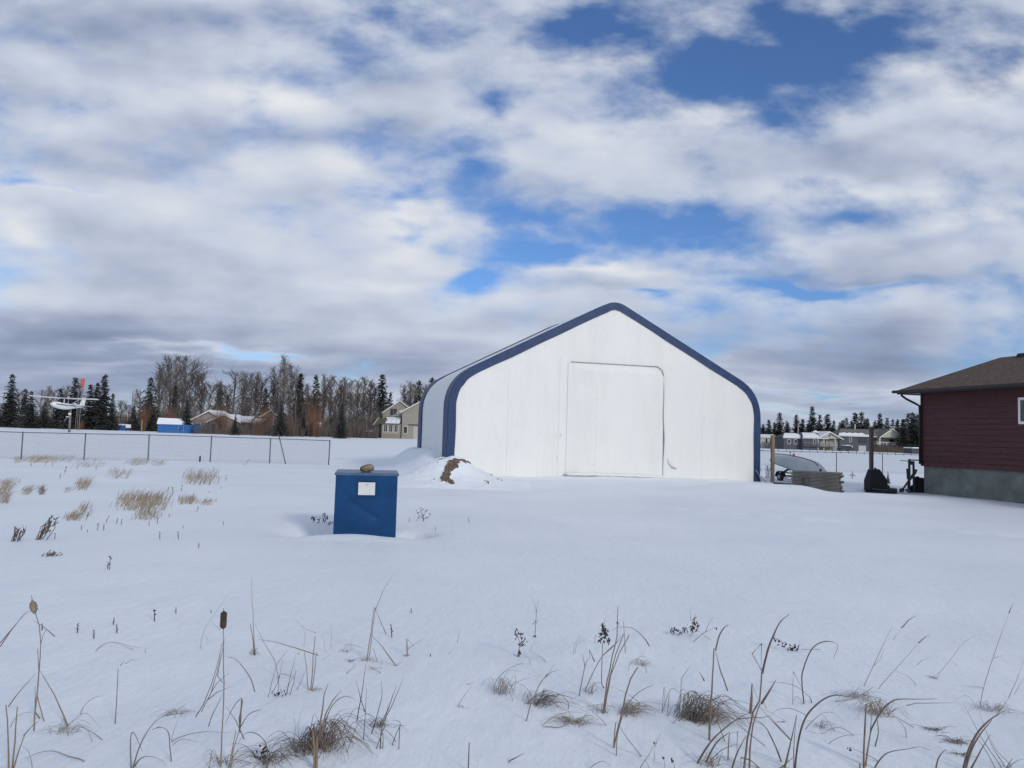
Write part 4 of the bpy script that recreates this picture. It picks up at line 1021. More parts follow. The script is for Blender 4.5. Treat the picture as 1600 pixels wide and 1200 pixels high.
def two_storey():
    H = House('two_storey_house', 585, 186, 'beige two storey house with gables and a windowed sunroom beside the storage building'); X = H.x
    H.wall(X(594.3), X(644), 2, 11, 6.2, BEIGE); H.gable_front(X(595), X(646.5), 2, 11, 6.2, 9.1, BEIGE, .3)
    H.wall(X(628), X(694), -1.5, 9, 6.4, BEIGE); H.gable_front(X(628), X(694), -1.5, 9, 6.4, 9.4, BEIGE, .4)
    # sunroom with three windows and its own snowy roof, small entrance lean-to
    H.wall(X(599), X(626.5), -3.2, 2, 3.55, BEIGE, 'sunroom_wall')
    r = MB(); r.face([(X(597), -3.6, 3.5), (X(627.5), -3.6, 3.5), (X(625), 1.95, 5.2), (X(599), 1.95, 5.2)]); r.face([(X(597), -3.6, 3.38), (X(627.5), -3.6, 3.38), (X(627.5), -3.6, 3.5), (X(597), -3.6, 3.5)]); r.face([(X(597), -3.6, 3.5), (X(599), 1.95, 5.2), (X(599), 1.95, 3.4)]); rf = r.build('sunroom_roof', ROOFB, H.o)
    r = MB(); r.grid([[(X(604+i*2.2), -3.5, 3.56), (X(601+i*2.4+4*(i < 2)), -1+.3*math.sin(i*2), 4.5), (X(600+i*2.35), 1.2+.4*math.sin(i), 5.12)] for i in range(11)]); r.build('roof_snow', RSNOW, rf)
    for a in (602.6, 610.6, 618.6): H.window(X(a), X(a+5), -3.2, 1.55, 3.2, 1)
    H.wall(X(599), X(627), -3.26, -3.2, 1.0, mat('tan_skirt', (.27, .23, .18), .8), 'skirt')
    H.wall(X(586), X(598.8), -1.8, 4, 3.2, GREYB, 'porch_wall'); r = MB(); r.prism([(X(584.5), 3.1), (X(592.5), 4.9), (X(600), 3.1)], -2.1, 4.2); r.build('porch_roof', ROOFB, H.o)
    r = MB(); r.prism([(X(584), 3.05), (X(592.5), 5.0), (X(592.5), 4.8), (X(584.6), 2.95)], -2.18, -2.1); r.build('rake_board', WTRIM, H.o)
    H.window(X(606), X(616), 2, 5.6, 7.2, 1, BEIGE)
    H.window(X(631.2), X(636.6), -1.5, 1.35, 2.9)
    b = MB(); b.box(X(638), X(694), -1.62, -1.5, 3.25, 3.5); b.build('belt_board', mat('brown_trim', (.11, .075, .055), .8), H.o)
    g = MB(); g.box(X(646), X(690), -1.6, -1.5, -.1, 3.0); g.build('garage_door', mat('cream_door', (.45, .43, .39), .7), H.o)
    # snow on the lower valley
    r = MB(); r.grid([[(X(609+i*1.8), 1.7, 5.25+.18*i), (X(611+i*1.8), 1.95, 5.6+.20*i)] for i in range(9)]); r.build('valley_snow', RSNOW, H.o)
    H.window(X(612), X(619), 2.0, 4.4, 5.4)
two_storey()
def bungalow_left():
    H = House('bungalow', 297, 172, 'pinkish bungalow with two snowy gables in the left tree line'); X = H.x
    H.wall(X(298.5), X(332), 0, 9, 2.9, PINKB); H.gable_front(X(298), X(351), 0, 9, 2.85, 4.9, PINKB, .45, snow=(0, 1))
    H.wall(X(330), X(375), -1.5, 8, 2.55, PINKB); H.gable_front(X(328), X(377), -1.5, 8, 2.6, 4.1, PINKB, .4, snow=(0, 1))
    H.window(X(306), X(311), 0, 1.0, 2.2); H.window(X(345), X(351), -1.5, .9, 2.2); H.window(X(354), X(356.5), -1.5, .2, 2.2)
    d = MB(); d.box(X(334), X(338), -1.56, -1.5, 0, 2.1); d.build('door', DKW, H.o)
bungalow_left()
def bungalow_dark():
    H = House('bungalow', 366, 178, 'low brown bungalow with a snowy roof right of the pinkish one'); X = H.x
    H.wall(X(366), X(408), 0, 8, 2.5, mat('brown_siding', (.15, .115, .10), .85)); H.ridge_across(X(366), X(408), 0, 8, 2.6, 4.3, over=.4, snow=((.02, .55, .05, .9), (.62, .97, .1, .6)))
    H.window(X(374), X(380), 0, 1, 2.1); H.window(X(396), X(402), 0, 1, 2.1)
    H2 = House('bungalow', 404, 182, 'pinkish gabled house half hidden behind the wide dark spruce'); X = H2.x
    H2.wall(X(405), X(436), 0, 8, 4.0, PINKB); H2.gable_front(X(404), X(438), 0, 8, 4.0, 5.6, PINKB, .4); H2.window(X(412), X(418), 0, 1.2, 2.6)
    H3 = House('bungalow', 475, 178, 'small low house with snow on its roof deep in the brown thicket'); X = H3.x
    H3.wall(X(475), X(500), 0, 7, 2.3, PINKB); H3.ridge_across(X(475), X(500), 0, 7, 2.4, 3.8, snow=((.1, .9, .05, .5),)); H3.window(X(482), X(487), 0, .9, 1.9)
bungalow_dark()
def shed_blue():
    H = House('shed', 245, 158, 'bright blue shed under a white snow covered roof'); X = H.x; bl = mat('bright_blue', (.035, .135, .36), .7, var=.1, vscale=1)
    H.wall(X(245), X(293), 0, 6, 1.75, bl); r = MB(); r.prism([(X(244), 1.75), (X(244), 1.9), (X(246), 3.05), (X(275), 3.0), (X(282), 2.4), (X(283), 1.75)], -.2, 5.5); r.build('roof_snow', RSNOW, H.o)
    p = MB()
    for a in (277, 285): p.box(X(a), X(a+.8), -.12, -.003, -.2, 1.7)
    p.build('edge_post', mat('pale_blue', (.14, .24, .40), .7), H.o)
    H = House('shed', 175, 176, 'low blue shed half buried in snow left of the white sign'); X = H.x
    H.wall(X(175), X(190), 0, 3, 1.2, bl); r = MB(); r.prism([(X(174.5), 1.2), (X(190.5), 1.2), (X(189), 1.5), (X(177), 1.5)], -.1, 3.1); r.build('roof_snow', RSNOW, H.o)
    H = House('shed', 18, 176, 'small grey hut with snow on its roof among the spruces'); X = H.x
    H.wall(X(18), X(29.5), 0, 3, 1.9, mat('grey_hut', (.2, .19, .17), .85)); r = MB(); r.prism([(X(17.5), 1.9), (X(30), 1.9), (X(24), 2.9)], -.3, 3.2); r.build('roof', ROOFB, H.o); r = MB(); r.prism([(X(19), 2.25), (X(26), 2.62), (X(24), 3.08)], -.35, 3.0); r.build('roof_snow', RSNOW, H.o); H.window(X(21), X(24), 0, .5, 1.5)
    H = House('shed', 90, 178, 'low tan hut behind the aeroplane pole'); X = H.x
    H.wall(X(90), X(106), 0, 3, 1.6, mat('tan_hut', (.2, .185, .155), .85)); r = MB(); r.prism([(X(89.5), 1.6), (X(106.5), 1.6), (X(105), 2.4), (X(97), 2.0)], -.2, 3.2); r.build('roof_snow', RSNOW, H.o)
shed_blue()
def right_houses():
    H = House('porch_house', 1226, 212, 'low grey house with a white gabled porch and snowy roofs'); X = H.x
    H.wall(X(1227), X(1262), 1, 9, 3.25, GREYB); H.ridge_across(X(1227), X(1260), 1, 9, 3.3, 4.5, hip=2.0, snow=((.0, 1.0, .04, .93),))
    H.wall(X(1253), X(1280), -.5, 9, 3.3, GREYB); H.ridge_across(X(1254), X(1290), -.5, 9, 3.4, 4.9, hip=1.5, snow=((.03, .75, .04, .85),))
    H.wall(X(1272), X(1311), 1, 8, 3.1, CREAM); H.gable_front(X(1277), X(1312.5), -.6, 8, 3.3, 4.95, CREAM, .5, snow=(0,), solid=False)
    v = MB(); v.tube([(X(1294.5), -.72, 4.05), (X(1294.5), -.60, 4.05)], .22, 8, up=(0, 0, 1)); v.build('vent', DKW, H.o)
    c = MB(); c.box(X(1282), X(1285), 4, 5, 4.3, 5.5); c.build('chimney', WTRIM, H.o); c = MB(); c.box(X(1279), X(1288), 3.8, 5.2, 4.9, 5.2); c.build('chimney_snow', RSNOW, H.o)
    for a, b_ in ((1270, 1273), (1279, 1282), (1290.5, 1292.5)): H.window(X(a), X(b_), 1 if a > 1272 else -.5, 1.5, 2.9)
    for a in (1276.5, 1285.5, 1303): m = MB(); m.box(X(a), X(a)+.16, -.6, -.44, 0, 3.3); m.build('porch_post', WTRIM, H.o)
    d = MB(); d.box(X(1254), X(1305), -1.2, .9, .95, 1.1); d.build('deck', GREYB, H.o)
    d = MB()
    for k in range(46):
        x = X(1254)+(X(1305)-X(1254))*k/45; d.box(x, x+.05, -1.2, -1.15, 1.1, 1.95)
    d.box(X(1254), X(1305), -1.22, -1.13, 1.95, 2.05); d.build('railing', mat('grey_rail', (.20, .20, .20), .8), H.o)
    s = MB()
    for k in range(6): s.box(X(1296)+k*.28, X(1296)+(k+1)*.28, -2.2, -1.25, 0, .95-k*.16)
    s.build('steps', mat('grey_step', (.25, .25, .26), .8), H.o)
    H.window(X(1233), X(1237), 1, 1.6, 2.7); H.window(X(1243), X(1247), 1, 1.6, 2.7)
    H = House('deck_house', 1313, 216, 'grey two storey house with a gabled balcony and white railing'); X = H.x
    H.wall(X(1314), X(1372), 1, 10, 4.3, GREYB); H.ridge_across(X(1313.5), X(1396), 1, 10, 4.35, 6.35, mat('greybrown_roof', (.16, .145, .13), .9, var=.15, vscale=1), hip=2.8, snow=((.01, .50, .03, .33), (.50, .62, .03, .12)))
    H.wall(X(1371), X(1404), 1.2, 10, 4.2, CREAM); H.gable_front(X(1372), X(1408.5), -1.2, 8, 4.1, 6.45, CREAM, .35, mat('greybrown_roof', (.16, .145, .13)), solid=False)
    H.window(X(1343.5), X(1356.5), 1, 2.3, 4.0, 2, GREYB)
    g = MB(); g.box(X(1344), X(1355.5), .93, 1.0, -.1, 1.6); g.build('garage_door', mat('pale_door', (.50, .49, .47), .7), H.o); g = MB(); g.box(X(1331), X(1334.8), .93, 1.0, -.1, 1.5); g.build('door', mat('pale_door', (.50, .49, .47), .7), H.o)
    H.window(X(1393), X(1403), 1.2, 2.4, 3.6, 1, DKW); H.window(X(1330), X(1332.5), 1, 2.6, 3.9)
    d = MB(); d.box(X(1370), X(1406), -1.2, 1.15, 1.75, 1.95); d.build('deck', GREYB, H.o)
    d = MB(); d.box(X(1380), X(1405), -1.2, -1.1, 2.65, 2.8)
    for k in range(16): x = X(1370)+(X(1405)-X(1370))*k/15; d.box(x, x+.14 if k % 5 == 0 else x+.06, -1.2, -1.12, 1.95, 2.7)
    d.box(X(1370), X(1380), -1.2, -1.1, 2.65, 2.8); d.build('railing', WTRIM, H.o)
    for a in (1371, 1404.5): m = MB(); m.box(X(a), X(a)+.25, -1.2, -.95, 0, 4.1); m.build('porch_post', WTRIM, H.o)
    c = MB(); c.box(X(1348), X(1349.3), 5, 5.4, 6.0, 7.7); c.build('chimney_pipe', mat('pale_pipe', (.5, .5, .48), .6), H.o)
    H = House('cream_house', 1193, 224, 'cream house corner showing just beside the tan wooden post'); X = H.x
    H.wall(X(1184), X(1213), 0, 7, 3.3, CREAM); H.ridge_across(X(1184), X(1213), 0, 7, 3.35, 4.1, WTRIM, over=.3); H.window(X(1196), X(1199), 0, 1.6, 2.9); H.window(X(1203), X(1205), 0, 1.2, 2.9)
    H = House('shed', 1425, 190, 'low dark shed with a snowy roof by the corner of the red house'); X = H.x
    H.wall(X(1425), X(1447), 0, 4, 1.35, mat('dark_shed', (.07, .072, .08), .85)); r = MB(); r.prism([(X(1424), 1.35), (X(1448), 1.35), (X(1448), 1.62), (X(1426), 1.6)], -.3, 4.2); r.build('roof_snow', RSNOW, H.o)
right_houses()
thicket('undergrowth', 300, 475, 162, 1.2, 3.2, 700, TWIG[2], 11)
thicket('undergrowth', 1366, 1412, 208, 1.4, 2.4, 420, mat('brown_brush', (.10, .08, .06), .95, var=.3, vscale=.5), 4)
thicket('undergrowth', 1195, 1235, 216, .8, 2.0, 160, TWIG[2], 6)

# ------------------------------------------------------------------ cars, sign, poles at the field edge
def car(px, Y, rz, col, label, snow=True):
    p = at(px, 690, Y); c = empty('parked_car', (p.x, Y, 0), rz); tag(c, label, 'car')
    pm = mat('car_paint_'+label.split()[0], col, .35, spec=.5)
    b = MB(); b.prism([(-2.2, .35), (-2.25, .75), (-1.9, .95), (-1.0, 1.0), (1.6, 1.02), (2.15, .9), (2.2, .4)], -.85, .85); b.build('body', pm, c, bevel=.06, recalc=True)
    b = MB(); b.prism([(-1.2, 1.0), (-.6, 1.5), (1.0, 1.52), (1.7, 1.02)], -.75, .75); cb = b.build('cabin', DGLASS, c, bevel=.05, recalc=True)
    if snow: b = MB(); b.prism([(-.75, 1.5), (-.6, 1.66), (.95, 1.68), (1.15, 1.5)], -.72, .72); b.build('roof_snow', RSNOW, c, bevel=.05, recalc=True)
    for x in (-1.35, 1.35):
        for s in (-.8, .8):
            w = MB(); w.tube([(x, s-.1, .33), (x, s+.1, .33)], .33, 14, up=(0, 0, 1)); w_ = w.build('wheel', mat('black_rubber', (.015, .015, .017)), c); w = MB(); w.tube([(x, s-.11, .33), (x, s+.11, .33)], .18, 10, up=(0, 0, 1)); w.build('rim', mat('dull_metal', (.25, .27, .28)), w_)
car(574, 176, R(8), (.02, .026, .05), 'navy car with snow on its roof parked left of the two storey house')
car(1321, 205, R(20), (.03, .03, .033), 'dark car with snow on its roof parked between the two grey houses')
def sign():
    p = at(199, 690, 165); s = empty('sign_board', (p.x, 165, 0)); tag(s, 'small white sign board on two legs at the edge of the left field', 'sign')
    m = MB(); m.box(-.55, .55, -.03, .03, .75, 1.45); m.build('panel', WTRIM, s)
    for x in (-.42, .42): m = MB(); m.box(x-.05, x+.05, .031, .11, -.2, 1.3); m.build('leg', DKW, s)
sign()
def pole(px, pyt, Y, r, label, m_, cat='utility pole', name='utility_pole', arm=0):
    p = at(px, 690, Y); t = empty(name, (p.x, Y, 0)); tag(t, label, cat); h = at(px, pyt, Y).z
    m = MB(); m.tube([(0, 0, -.3), (0, 0, h)], [r, r*.75], 8); m.build('shaft', m_, t, True)
    if arm: m = MB(); m.box(-arm, arm, -.06, .06, h-.5, h-.35); m.build('crossarm', m_, t)
    return t, h
pole(220, 655, 160, .09, 'slim pale pole with a small cap standing right of the white sign', mat('pale_pole', (.33, .31, .28), .8), 'pole', 'marker_pole')
pole(203, 610, 230, .13, 'tall wooden utility pole between the columnar and the tapering spruce', OLDW)
pole(1247, 661, 240, .17, 'pale utility pole before the slim spruce, above the porch house', mat('pale_pole2', (.42, .38, .33), .8))
lp, h = pole(98, 653.5, 158, .07, 'black street lamp with a curved white arm below the aeroplane nose', mat('black_steel', (.022, .023, .026)), 'street lamp', 'street_lamp')
m = MB(); m.tube([(.02, 0, h-.6), (.55, 0, h+.15), (1.0, 0, h+.28), (1.25, 0, h+.1)], .05, 6); m.build('arm', mat('pale_steel', (.45, .47, .48)), lp, True)
m = MB(); m.box(.35, .95, -.12, .12, h+.28, h+.42); m.build('lamp_head', WTRIM, lp, bevel=.03)
# windsock mast
wm_, h = pole(122, 604, 150, .06, 'orange windsock hanging from a lattice mast behind the aeroplane', mat('mast_grey', (.24, .24, .25), .6), 'windsock', 'windsock')
m = MB(); r0 = .36; zt = at(123, 591.5, 150).z; zb = at(124, 606, 150).z; hh = zt-zb
m.tube([(.05, 0, zt), (.06, .05, zt-hh*.3), (.12, .1, zt-hh*.6), (.25, .1, zb)], [.40, .36, .28, .18], 12, cap=False); m.build('sock', mat('orange_sock', (.56, .12, .07), .6), wm_, True)
m = MB(); m.tube([(.05, 0, h-.3), (.05, 0, zt+.02)], .04, 6); m.build('spigot', mat('mast_grey', (.24, .24, .25)), wm_)
m = MB()
for k in range(18):
    z = 3.2+k*.36
    if z > h: break
    m.tube([(-.75 if k % 2 else -.35, 0, z), (-.35 if k % 2 else -.75, 0, z+.36)], .02, 4)
m.tube([(-.75, 0, 0), (-.6, 0, h-.3)], .03, 5); m.tube([(-.35, 0, 0), (-.45, 0, h-.3)], .03, 5); m.build('lattice', mat('mast_grey', (.24, .24, .25)), wm_)

# ------------------------------------------------------------------ aeroplane on its pole
def aeroplane():
    D = 121.0; nose = R(85)     # nose points left and towards us
    c = at(101, 633.2, D); a = empty('light_aeroplane', c); tag(a, 'white high wing light aeroplane held up on a pole before the dark spruces', 'aeroplane')
    # local frame: +x nose, +y left wing, +z up
    a.rotation_euler = (R(-1.5), R(-2.0), math.pi+nose)
    wh = mat('aeroplane_white', (.80, .81, .80), .35, spec=.5); dk = DGLASS; st = mat('aeroplane_stripe', (.10, .11, .13), .4)
    secs = [(3.0, .16, .05, -.14), (2.85, .34, .24, -.28), (2.5, .44, .36, -.40), (1.6, .52, .44, -.58), (.9, .54, .46, -.66), (.0, .55, .46, -.68), (-.9, .50, .44, -.60), (-2.0, .36, .40, -.40), (-3.4, .20, .34, -.16), (-4.7, .08, .30, .02)]
    m = MB(); rows = []
    for (x, w, zt, zb) in secs:
        row = []
        for k in range(20):
            t = 2*math.pi*k/20; cx_ = math.copysign(abs(math.cos(t))**.7, math.cos(t)); sx_ = math.copysign(abs(math.sin(t))**.75, math.sin(t))
            row.append((x, w*cx_, (zt+zb)/2+(zt-zb)/2*sx_))
        rows.append(row)
    m.grid(rows, True); m.face(rows[0][::-1]); m.face(rows[-1]); m.build('fuselage', wh, a, True, recalc=True)
    # cabin with glazing under the wing
    m = MB(); rows = []
    for (x, w, zt) in ((1.55, .42, .46), (.95, .50, .92), (.0, .52, 1.0), (-.7, .50, .96), (-1.9, .30, .50)):
        rows.append([(x, w, .36), (x, w*.92, zt-.12), (x, w*.7, zt), (x, -w*.7, zt), (x, -w*.92, zt-.12), (x, -w, .36)])
    m.grid(rows); m.build('cabin_glass', mat('cabin_dark', (.02, .022, .026), .5, spec=.15), a)
    m = MB()
    for s in (-1, 1):
        for (x0_, x1_, w, z1_) in ((1.02, .90, .52, .92), (.04, .0, .545, .96)): m.box(x1_, x0_, s*w-.03, s*w+.03, .36, z1_)
    m.box(-2.2, -1.5, -.40, .40, .30, .52); m.build('cabin_pillar', wh, a)
    m = MB(); n = 13; rows = []
    for j in range(n):
        y = -5.5+11*j/(n-1); u = abs(y)/5.5; ch = 1.55*(1-.28*max(0, u-.35)/.65); x0_ = .95-.1*u; z = 1.02+.14*u
        rows.append([(x0_, y, z), (x0_-ch*.25, y, z+.11), (x0_-ch*.6, y, z+.08), (x0_-ch, y, z-.01), (x0_-ch*.5, y, z-.06)])
    m.grid([list(r_)+[r_[0]] for r_ in rows]); m.face(rows[0]); m.face(rows[-1]); m.build('wing', wh, a, recalc=True)
    for s in (-1, 1): m = MB(); m.tube([(.35, s*.50, -.30), (.35, s*2.6, 1.03)], .045, 6, flat=(.5, 0)); m.build('wing_strut', wh, a)
    m = MB(); m.prism([(-3.55, .30), (-4.35, 1.55), (-4.75, 1.62), (-4.95, 1.5), (-4.78, .05)], -.045, .045); m.build('tail_fin', wh, a, bevel=.03)
    m = MB(); m.face([(-3.9, 0, .22), (-4.2, 1.7, .24), (-4.85, 1.7, .24), (-4.9, 0, .22), (-4.85, -1.7, .24), (-4.2, -1.7, .24)]); m.face([(-3.9, 0, .16), (-4.2, 1.7, .20), (-4.85, 1.7, .20), (-4.9, 0, .16), (-4.85, -1.7, .20), (-4.2, -1.7, .20)][::-1]); m.build('tailplane', wh, a)
    for s in (-1, 1):
        m = MB(); m.grid([[(2.6, s*.455, -.02), (2.6, s*.455, .08)], [(1.6, s*.548, -.06), (1.6, s*.545, .10)], [(.0, s*.575, -.10), (.0, s*.572, .06)], [(-.9, s*.525, -.06), (-.9, s*.525, .08)], [(-2.0, s*.385, .0), (-2.0, s*.382, .10)], [(-3.4, s*.215, .08), (-3.4, s*.213, .15)], [(-4.6, s*.10, .15), (-4.6, s*.10, .20)]]); m.build('stripe', st, a)
    m = MB(); m.tube([(3.0, 0, -.04), (3.2, 0, -.04), (3.32, 0, -.04)], [.17, .13, .02], 10); m.build('spinner', wh, a, True)
    m = MB(); m.face([(3.16, -.06, -.95), (3.18, .07, -.95), (3.18, .07, .87), (3.16, -.06, .87)]); m.face([(3.13, -.06, .87), (3.15, .07, .87), (3.15, .07, -.95), (3.13, -.06, -.95)]); m.build('propeller', mat('propeller_dark', (.05, .05, .055), .4), a)
    m = MB(); m.tube([(2.75, -.36, -.16), (2.87, -.36, -.16)], .09, 8, up=(0, 0, 1)); m.build('air_intake', DKW, a)
    # pole carrying it
    q = a.rotation_euler.to_matrix() @ Vector((-1.55, 0, -.42)) + c
    p = empty('mounting_pole', (q.x, q.y, 0)); tag(p, 'thick grey pole carrying the white aeroplane', 'pole')
    m = MB(); m.tube([(0, 0, -.3), (0, 0, q.z-.02)], [.17, .15], 10); m.build('shaft', mat('pole_grey', (.19, .17, .155), .85, var=.25, vscale=2), p, True)
    m = MB(); z = at(116, 647, q.y).z; m.box(-.2, .2, -.26, -.15, z-.18, z+.18); m.build('lamp_box', WTRIM, p, bevel=.03)
aeroplane()

# ------------------------------------------------------------------ dead plants poking through the snow
REED = mat('dry_reed', (.235, .175, .125), .85, var=.3, vscale=7, stretch=(1, 1, .5)); REED2 = mat('grey_reed', (.165, .132, .11), .9, var=.3, vscale=7); REED3 = mat('dark_reed', (.12, .092, .08), .9, var=.3, vscale=7)
GRASSM = mat('dead_grass', (.25, .20, .155), .95, var=.35, vscale=5); GRASSG = mat('grey_grass', (.27, .245, .225), .95, var=.3, vscale=5)
TWIGD = mat('dark_twig', (.060, .046, .045), .95, var=.3, vscale=5); HEADM = mat('cattail_brown', (.060, .038, .030), .95, var=.35, vscale=25, bump=.004, bscale=160); FLUFF = mat('cattail_fluff', (.23, .185, .14), 1.0, var=.35, vscale=18, bump=.008, bscale=70)
ORG = {1: (0, 880, 3.748), 2: (260, 880, 3.748), 3: (440, 880, 3.748), 4: (700, 900, 4.0), 5: (940, 900, 4.0), 6: (1200, 900, 4.0), 7: (0, 690, 4.444), 8: (480, 700, 5.0)}
def PX(c, p): o = ORG[c]; return o[0]+p[0]/o[2], o[1]+p[1]/o[2]
def base_of(c, stems):
    """ground point of the lowest traced foot"""
    pts = [PX(c, q) for s in stems for q in s[2:]]
    return max(pts, key=lambda q: q[1])
KINDP = {'s': ('stalk', .0058, REED), 'l': ('leaf', .0070, REED2), 'g': ('stalk', .0030, GRASSG), 't': ('twig', .0030, TWIGD), 'd': ('stalk', .0040, REED3), 'L': ('leaf', .0085, REED)}
def plant(name, label, cat, c, stems, extra=None, Y=None, group=None):
    """stems: [kind, width factor, (x, y), (x, y) ...] traced feet-first or tip-first in enlargement c"""
    r = random.Random(hash_label(label)); bx, by = base_of(c, stems)
    g0 = ground(bx, min(by, 1199)) if Y is None else None
    Y0 = g0.y if Y is None else Y
    if by > 1199 and Y is None: Y0 = ground(bx, by).y
    w0 = at(bx, by, Y0); o = empty(name, (w0.x, Y0, hz1(w0.x, Y0))); tag(o, label, cat, group)
    for st in stems:
        kd, wf = st[0], st[1]; nm, rad, m_ = KINDP[kd]
        q = [PX(c, p) for p in st[2:]]
        if q[0][1] < q[-1][1]: q = q[::-1]
        f = ground(*q[0]); onsnow = abs(q[0][1]-by) < 28*Y0/4.5 and by-q[0][1] < 45
        Ys = f.y if (onsnow and abs(f.y-Y0) < 1.2) else Y0
        slope = r.uniform(-.35, .35); lo = at(q[0][0], q[0][1], Ys)
        pts = []
        for k, p in enumerate(q):
            v = at(p[0], p[1], Ys); hgt = max(0, v.z-lo.z); v = at(p[0], p[1], Ys+slope*hgt*min(1, k)); pts.append(v)
        foot = hz1(pts[0].x, pts[0].y)
        if pts[0].z-foot < .12: pts = [Vector((pts[0].x+(pts[0].x-pts[1].x)*.1, pts[0].y, foot-.06))]+pts
        rad = rad*max(1.0, Y0/6.5); sm = catmull(pts, 5) if len(pts) >= 4 and kd not in ('s', 'L') or (len(pts) == 4 and kd == 'd') else []
        if not sm:
            sm = [pts[0]]
            for a, b in zip(pts[:-1], pts[1:]):
                n_ = max(1, int((b-a).length/.06)); sm += [a.lerp(b, i/n_)+Vector((r.gauss(0, .0012), r.gauss(0, .0012), 0)) for i in range(1, n_+1)]
        n_ = len(sm); rr = rad*wf; rs = [rr*(1.0-.45*i/(n_-1) if kd in ('s', 'd') else 1.0-.80*(i/(n_-1))**1.6) for i in range(n_)]
        m = MB(); m.tube(local(o, sm), rs, 6, flat=(.35, r.uniform(-.5, .5)) if kd in ('l', 'L') else ((.65, 0) if kd == 's' else None)); m.build(nm, m_, o, True)
    if extra: extra(o, Y0, r)
    return o
def hash_label(s): return sum((i+1)*ord(ch) for i, ch in enumerate(s)) % 100003
def head(c, p0, p1, rad, m_, nm='seed_head', fat=0.0):
    def f(o, Y0, r):
        a = at(*PX(c, p0), Y0); b = at(*PX(c, p1), Y0); pts = [a.lerp(b, i/14) for i in range(15)]
        rs = [rad*min(1, (i+.35)*.55, (14.35-i)*.45)**.6*(1+.05*math.sin(i*2.7)+r.uniform(-.04, .04)) for i in range(15)]
        if fat: rs = [rad*(math.sin(math.pi*(i+.4)/14.8)**.75)*(1+.16*math.sin(i*1.9)+r.uniform(-.1, .1)) for i in range(15)]
        m = MB(); m.tube(local(o, pts), rs, 14); m.build(nm, m_, o, True)
    return f
def buds(c, pts, n, spread, size, m_=TWIGD, nm='seed_head'):
    groups = []                       # each separate head is a part of its own
    for p in pts:
        near = [g for g in groups if any(math.hypot(p[0]-q[0], p[1]-q[1]) < 42 for q in g)]
        for g in near: groups.remove(g)
        groups.append([p]+[q for g in near for q in g])
    def f(o, Y0, r):
        for g in groups:
            m = MB()
            for p in g:
                ce = at(*PX(c, p), Y0)
                for _ in range(n):
                    q = ce+Vector((r.gauss(0, spread), r.gauss(0, spread), r.gauss(0, spread*1.3))); s = size*r.uniform(.5, 1.2)
                    d = Vector((r.uniform(-1, 1), r.uniform(-1, 1), r.uniform(.2, 1.4))).normalized(); m.tube(local(o, [q-d*s, q, q+d*s]), [s*.25, s*.6, s*.15], 5)
            m.build(nm, m_, o, True)
    return f
def both(*fs):
    def f(o, Y0, r):
        for q in fs: q(o, Y0, r)
    return f
def arcs(c, foot, n, span, rise, up=.02, m_=GRASSM, side=0.0, wid=.0016, nm='blade', back=.5):
    """arching dead blades fanning out of a foot"""
    def f(o, Y0, r):
        fx, fy = PX(c, foot); g = ground(fx, min(fy, 1199)) if fy < 1199 else Vector((at(fx, fy, Y0).x, Y0, hz1(at(fx, fy, Y0).x, Y0)))
        m = MB()
        for _ in range(n):
            a = r.uniform(-1, 1) if side == 0 else side*abs(r.gauss(.55, .45)); dx = a; dy = r.uniform(-1, 1)*back; l = span*r.uniform(.45, 1.1); h = rise*r.uniform(.35, 1.1)
            b = g+Vector((r.gauss(0, span*.16), r.gauss(0, span*.14), -.01)); e = b+Vector((dx*l, dy*l, 0)); e.z = hz1(e.x, e.y)+r.uniform(-.02, .05)*rise*4
            mid = b.lerp(e, .45)+Vector((r.gauss(0, .01), r.gauss(0, .01), h)); pts = [b, b.lerp(mid, .55)+Vector((0, 0, h*.22)), mid, mid.lerp(e, .6)+Vector((0, 0, h*.12)), e]
            m.tube(local(o, catmull(pts, 3)), [wid*(1-.7*i/12) for i in range(13)], 3, cap=False)
        m.build(nm, m_, o)
    return f
def ext(c, pts):      # run traced feet below the picture's edge on into the snow
    return pts

CT, WD, GR = 'cattail', 'weed', 'grass'
plant('cattail', 'tall upright cattail with a thick dark brown head on a straight stem', CT, 2,
    [['s', 1.0, (318, 1195), (325, 1000), (336, 800), (335, 600), (333, 380)], ['d', .6, (335, 283), (337, 264)], ['l', 1.0, (345, 548), (400, 560), (450, 610), (495, 680), (518, 755)], ['l', .8, (330, 700), (300, 660), (345, 430)],
     ['s', .7, (172, 898), (215, 830), (268, 700), (330, 470)], ['l', .8, (206, 868), (262, 760), (300, 700), (365, 645)], ['l', .9, (247, 955), (268, 890), (300, 830), (330, 760)], ['l', .8, (242, 800), (300, 755), (395, 718)], ['s', .6, (262, 760), (290, 650), (320, 535)]],
    head(2, (332, 383), (337, 281), .0165, HEADM))
plant('cattail', 'leaning cattail with a ragged pale fluffy head and long drooping leaves', CT, 1,
    [['s', 1.0, (205, 880), (222, 720), (228, 640), (238, 470), (230, 370), (203, 275)], ['s', .8, (258, 925), (218, 780), (226, 640), (222, 500)], ['d', .5, (192, 230), (181, 186)], ['L', .9, (0, 490), (60, 400), (130, 312), (178, 265)], ['L', .6, (0, 468), (70, 385), (140, 300), (180, 282)],
     ['L', .9, (400, 955), (345, 830), (320, 770), (262, 680), (230, 620)], ['L', .9, (195, 335), (240, 362), (270, 385), (322, 430)], ['s', .5, (240, 470), (252, 420), (272, 385)], ['l', .6, (50, 840), (100, 770), (150, 712), (215, 640)], ['l', .5, (345, 990), (362, 930), (382, 888)], ['L', .8, (235, 910), (205, 870), (208, 722)]],
    head(1, (205, 296), (188, 216), .020, FLUFF, 'seed_head', 1.0))
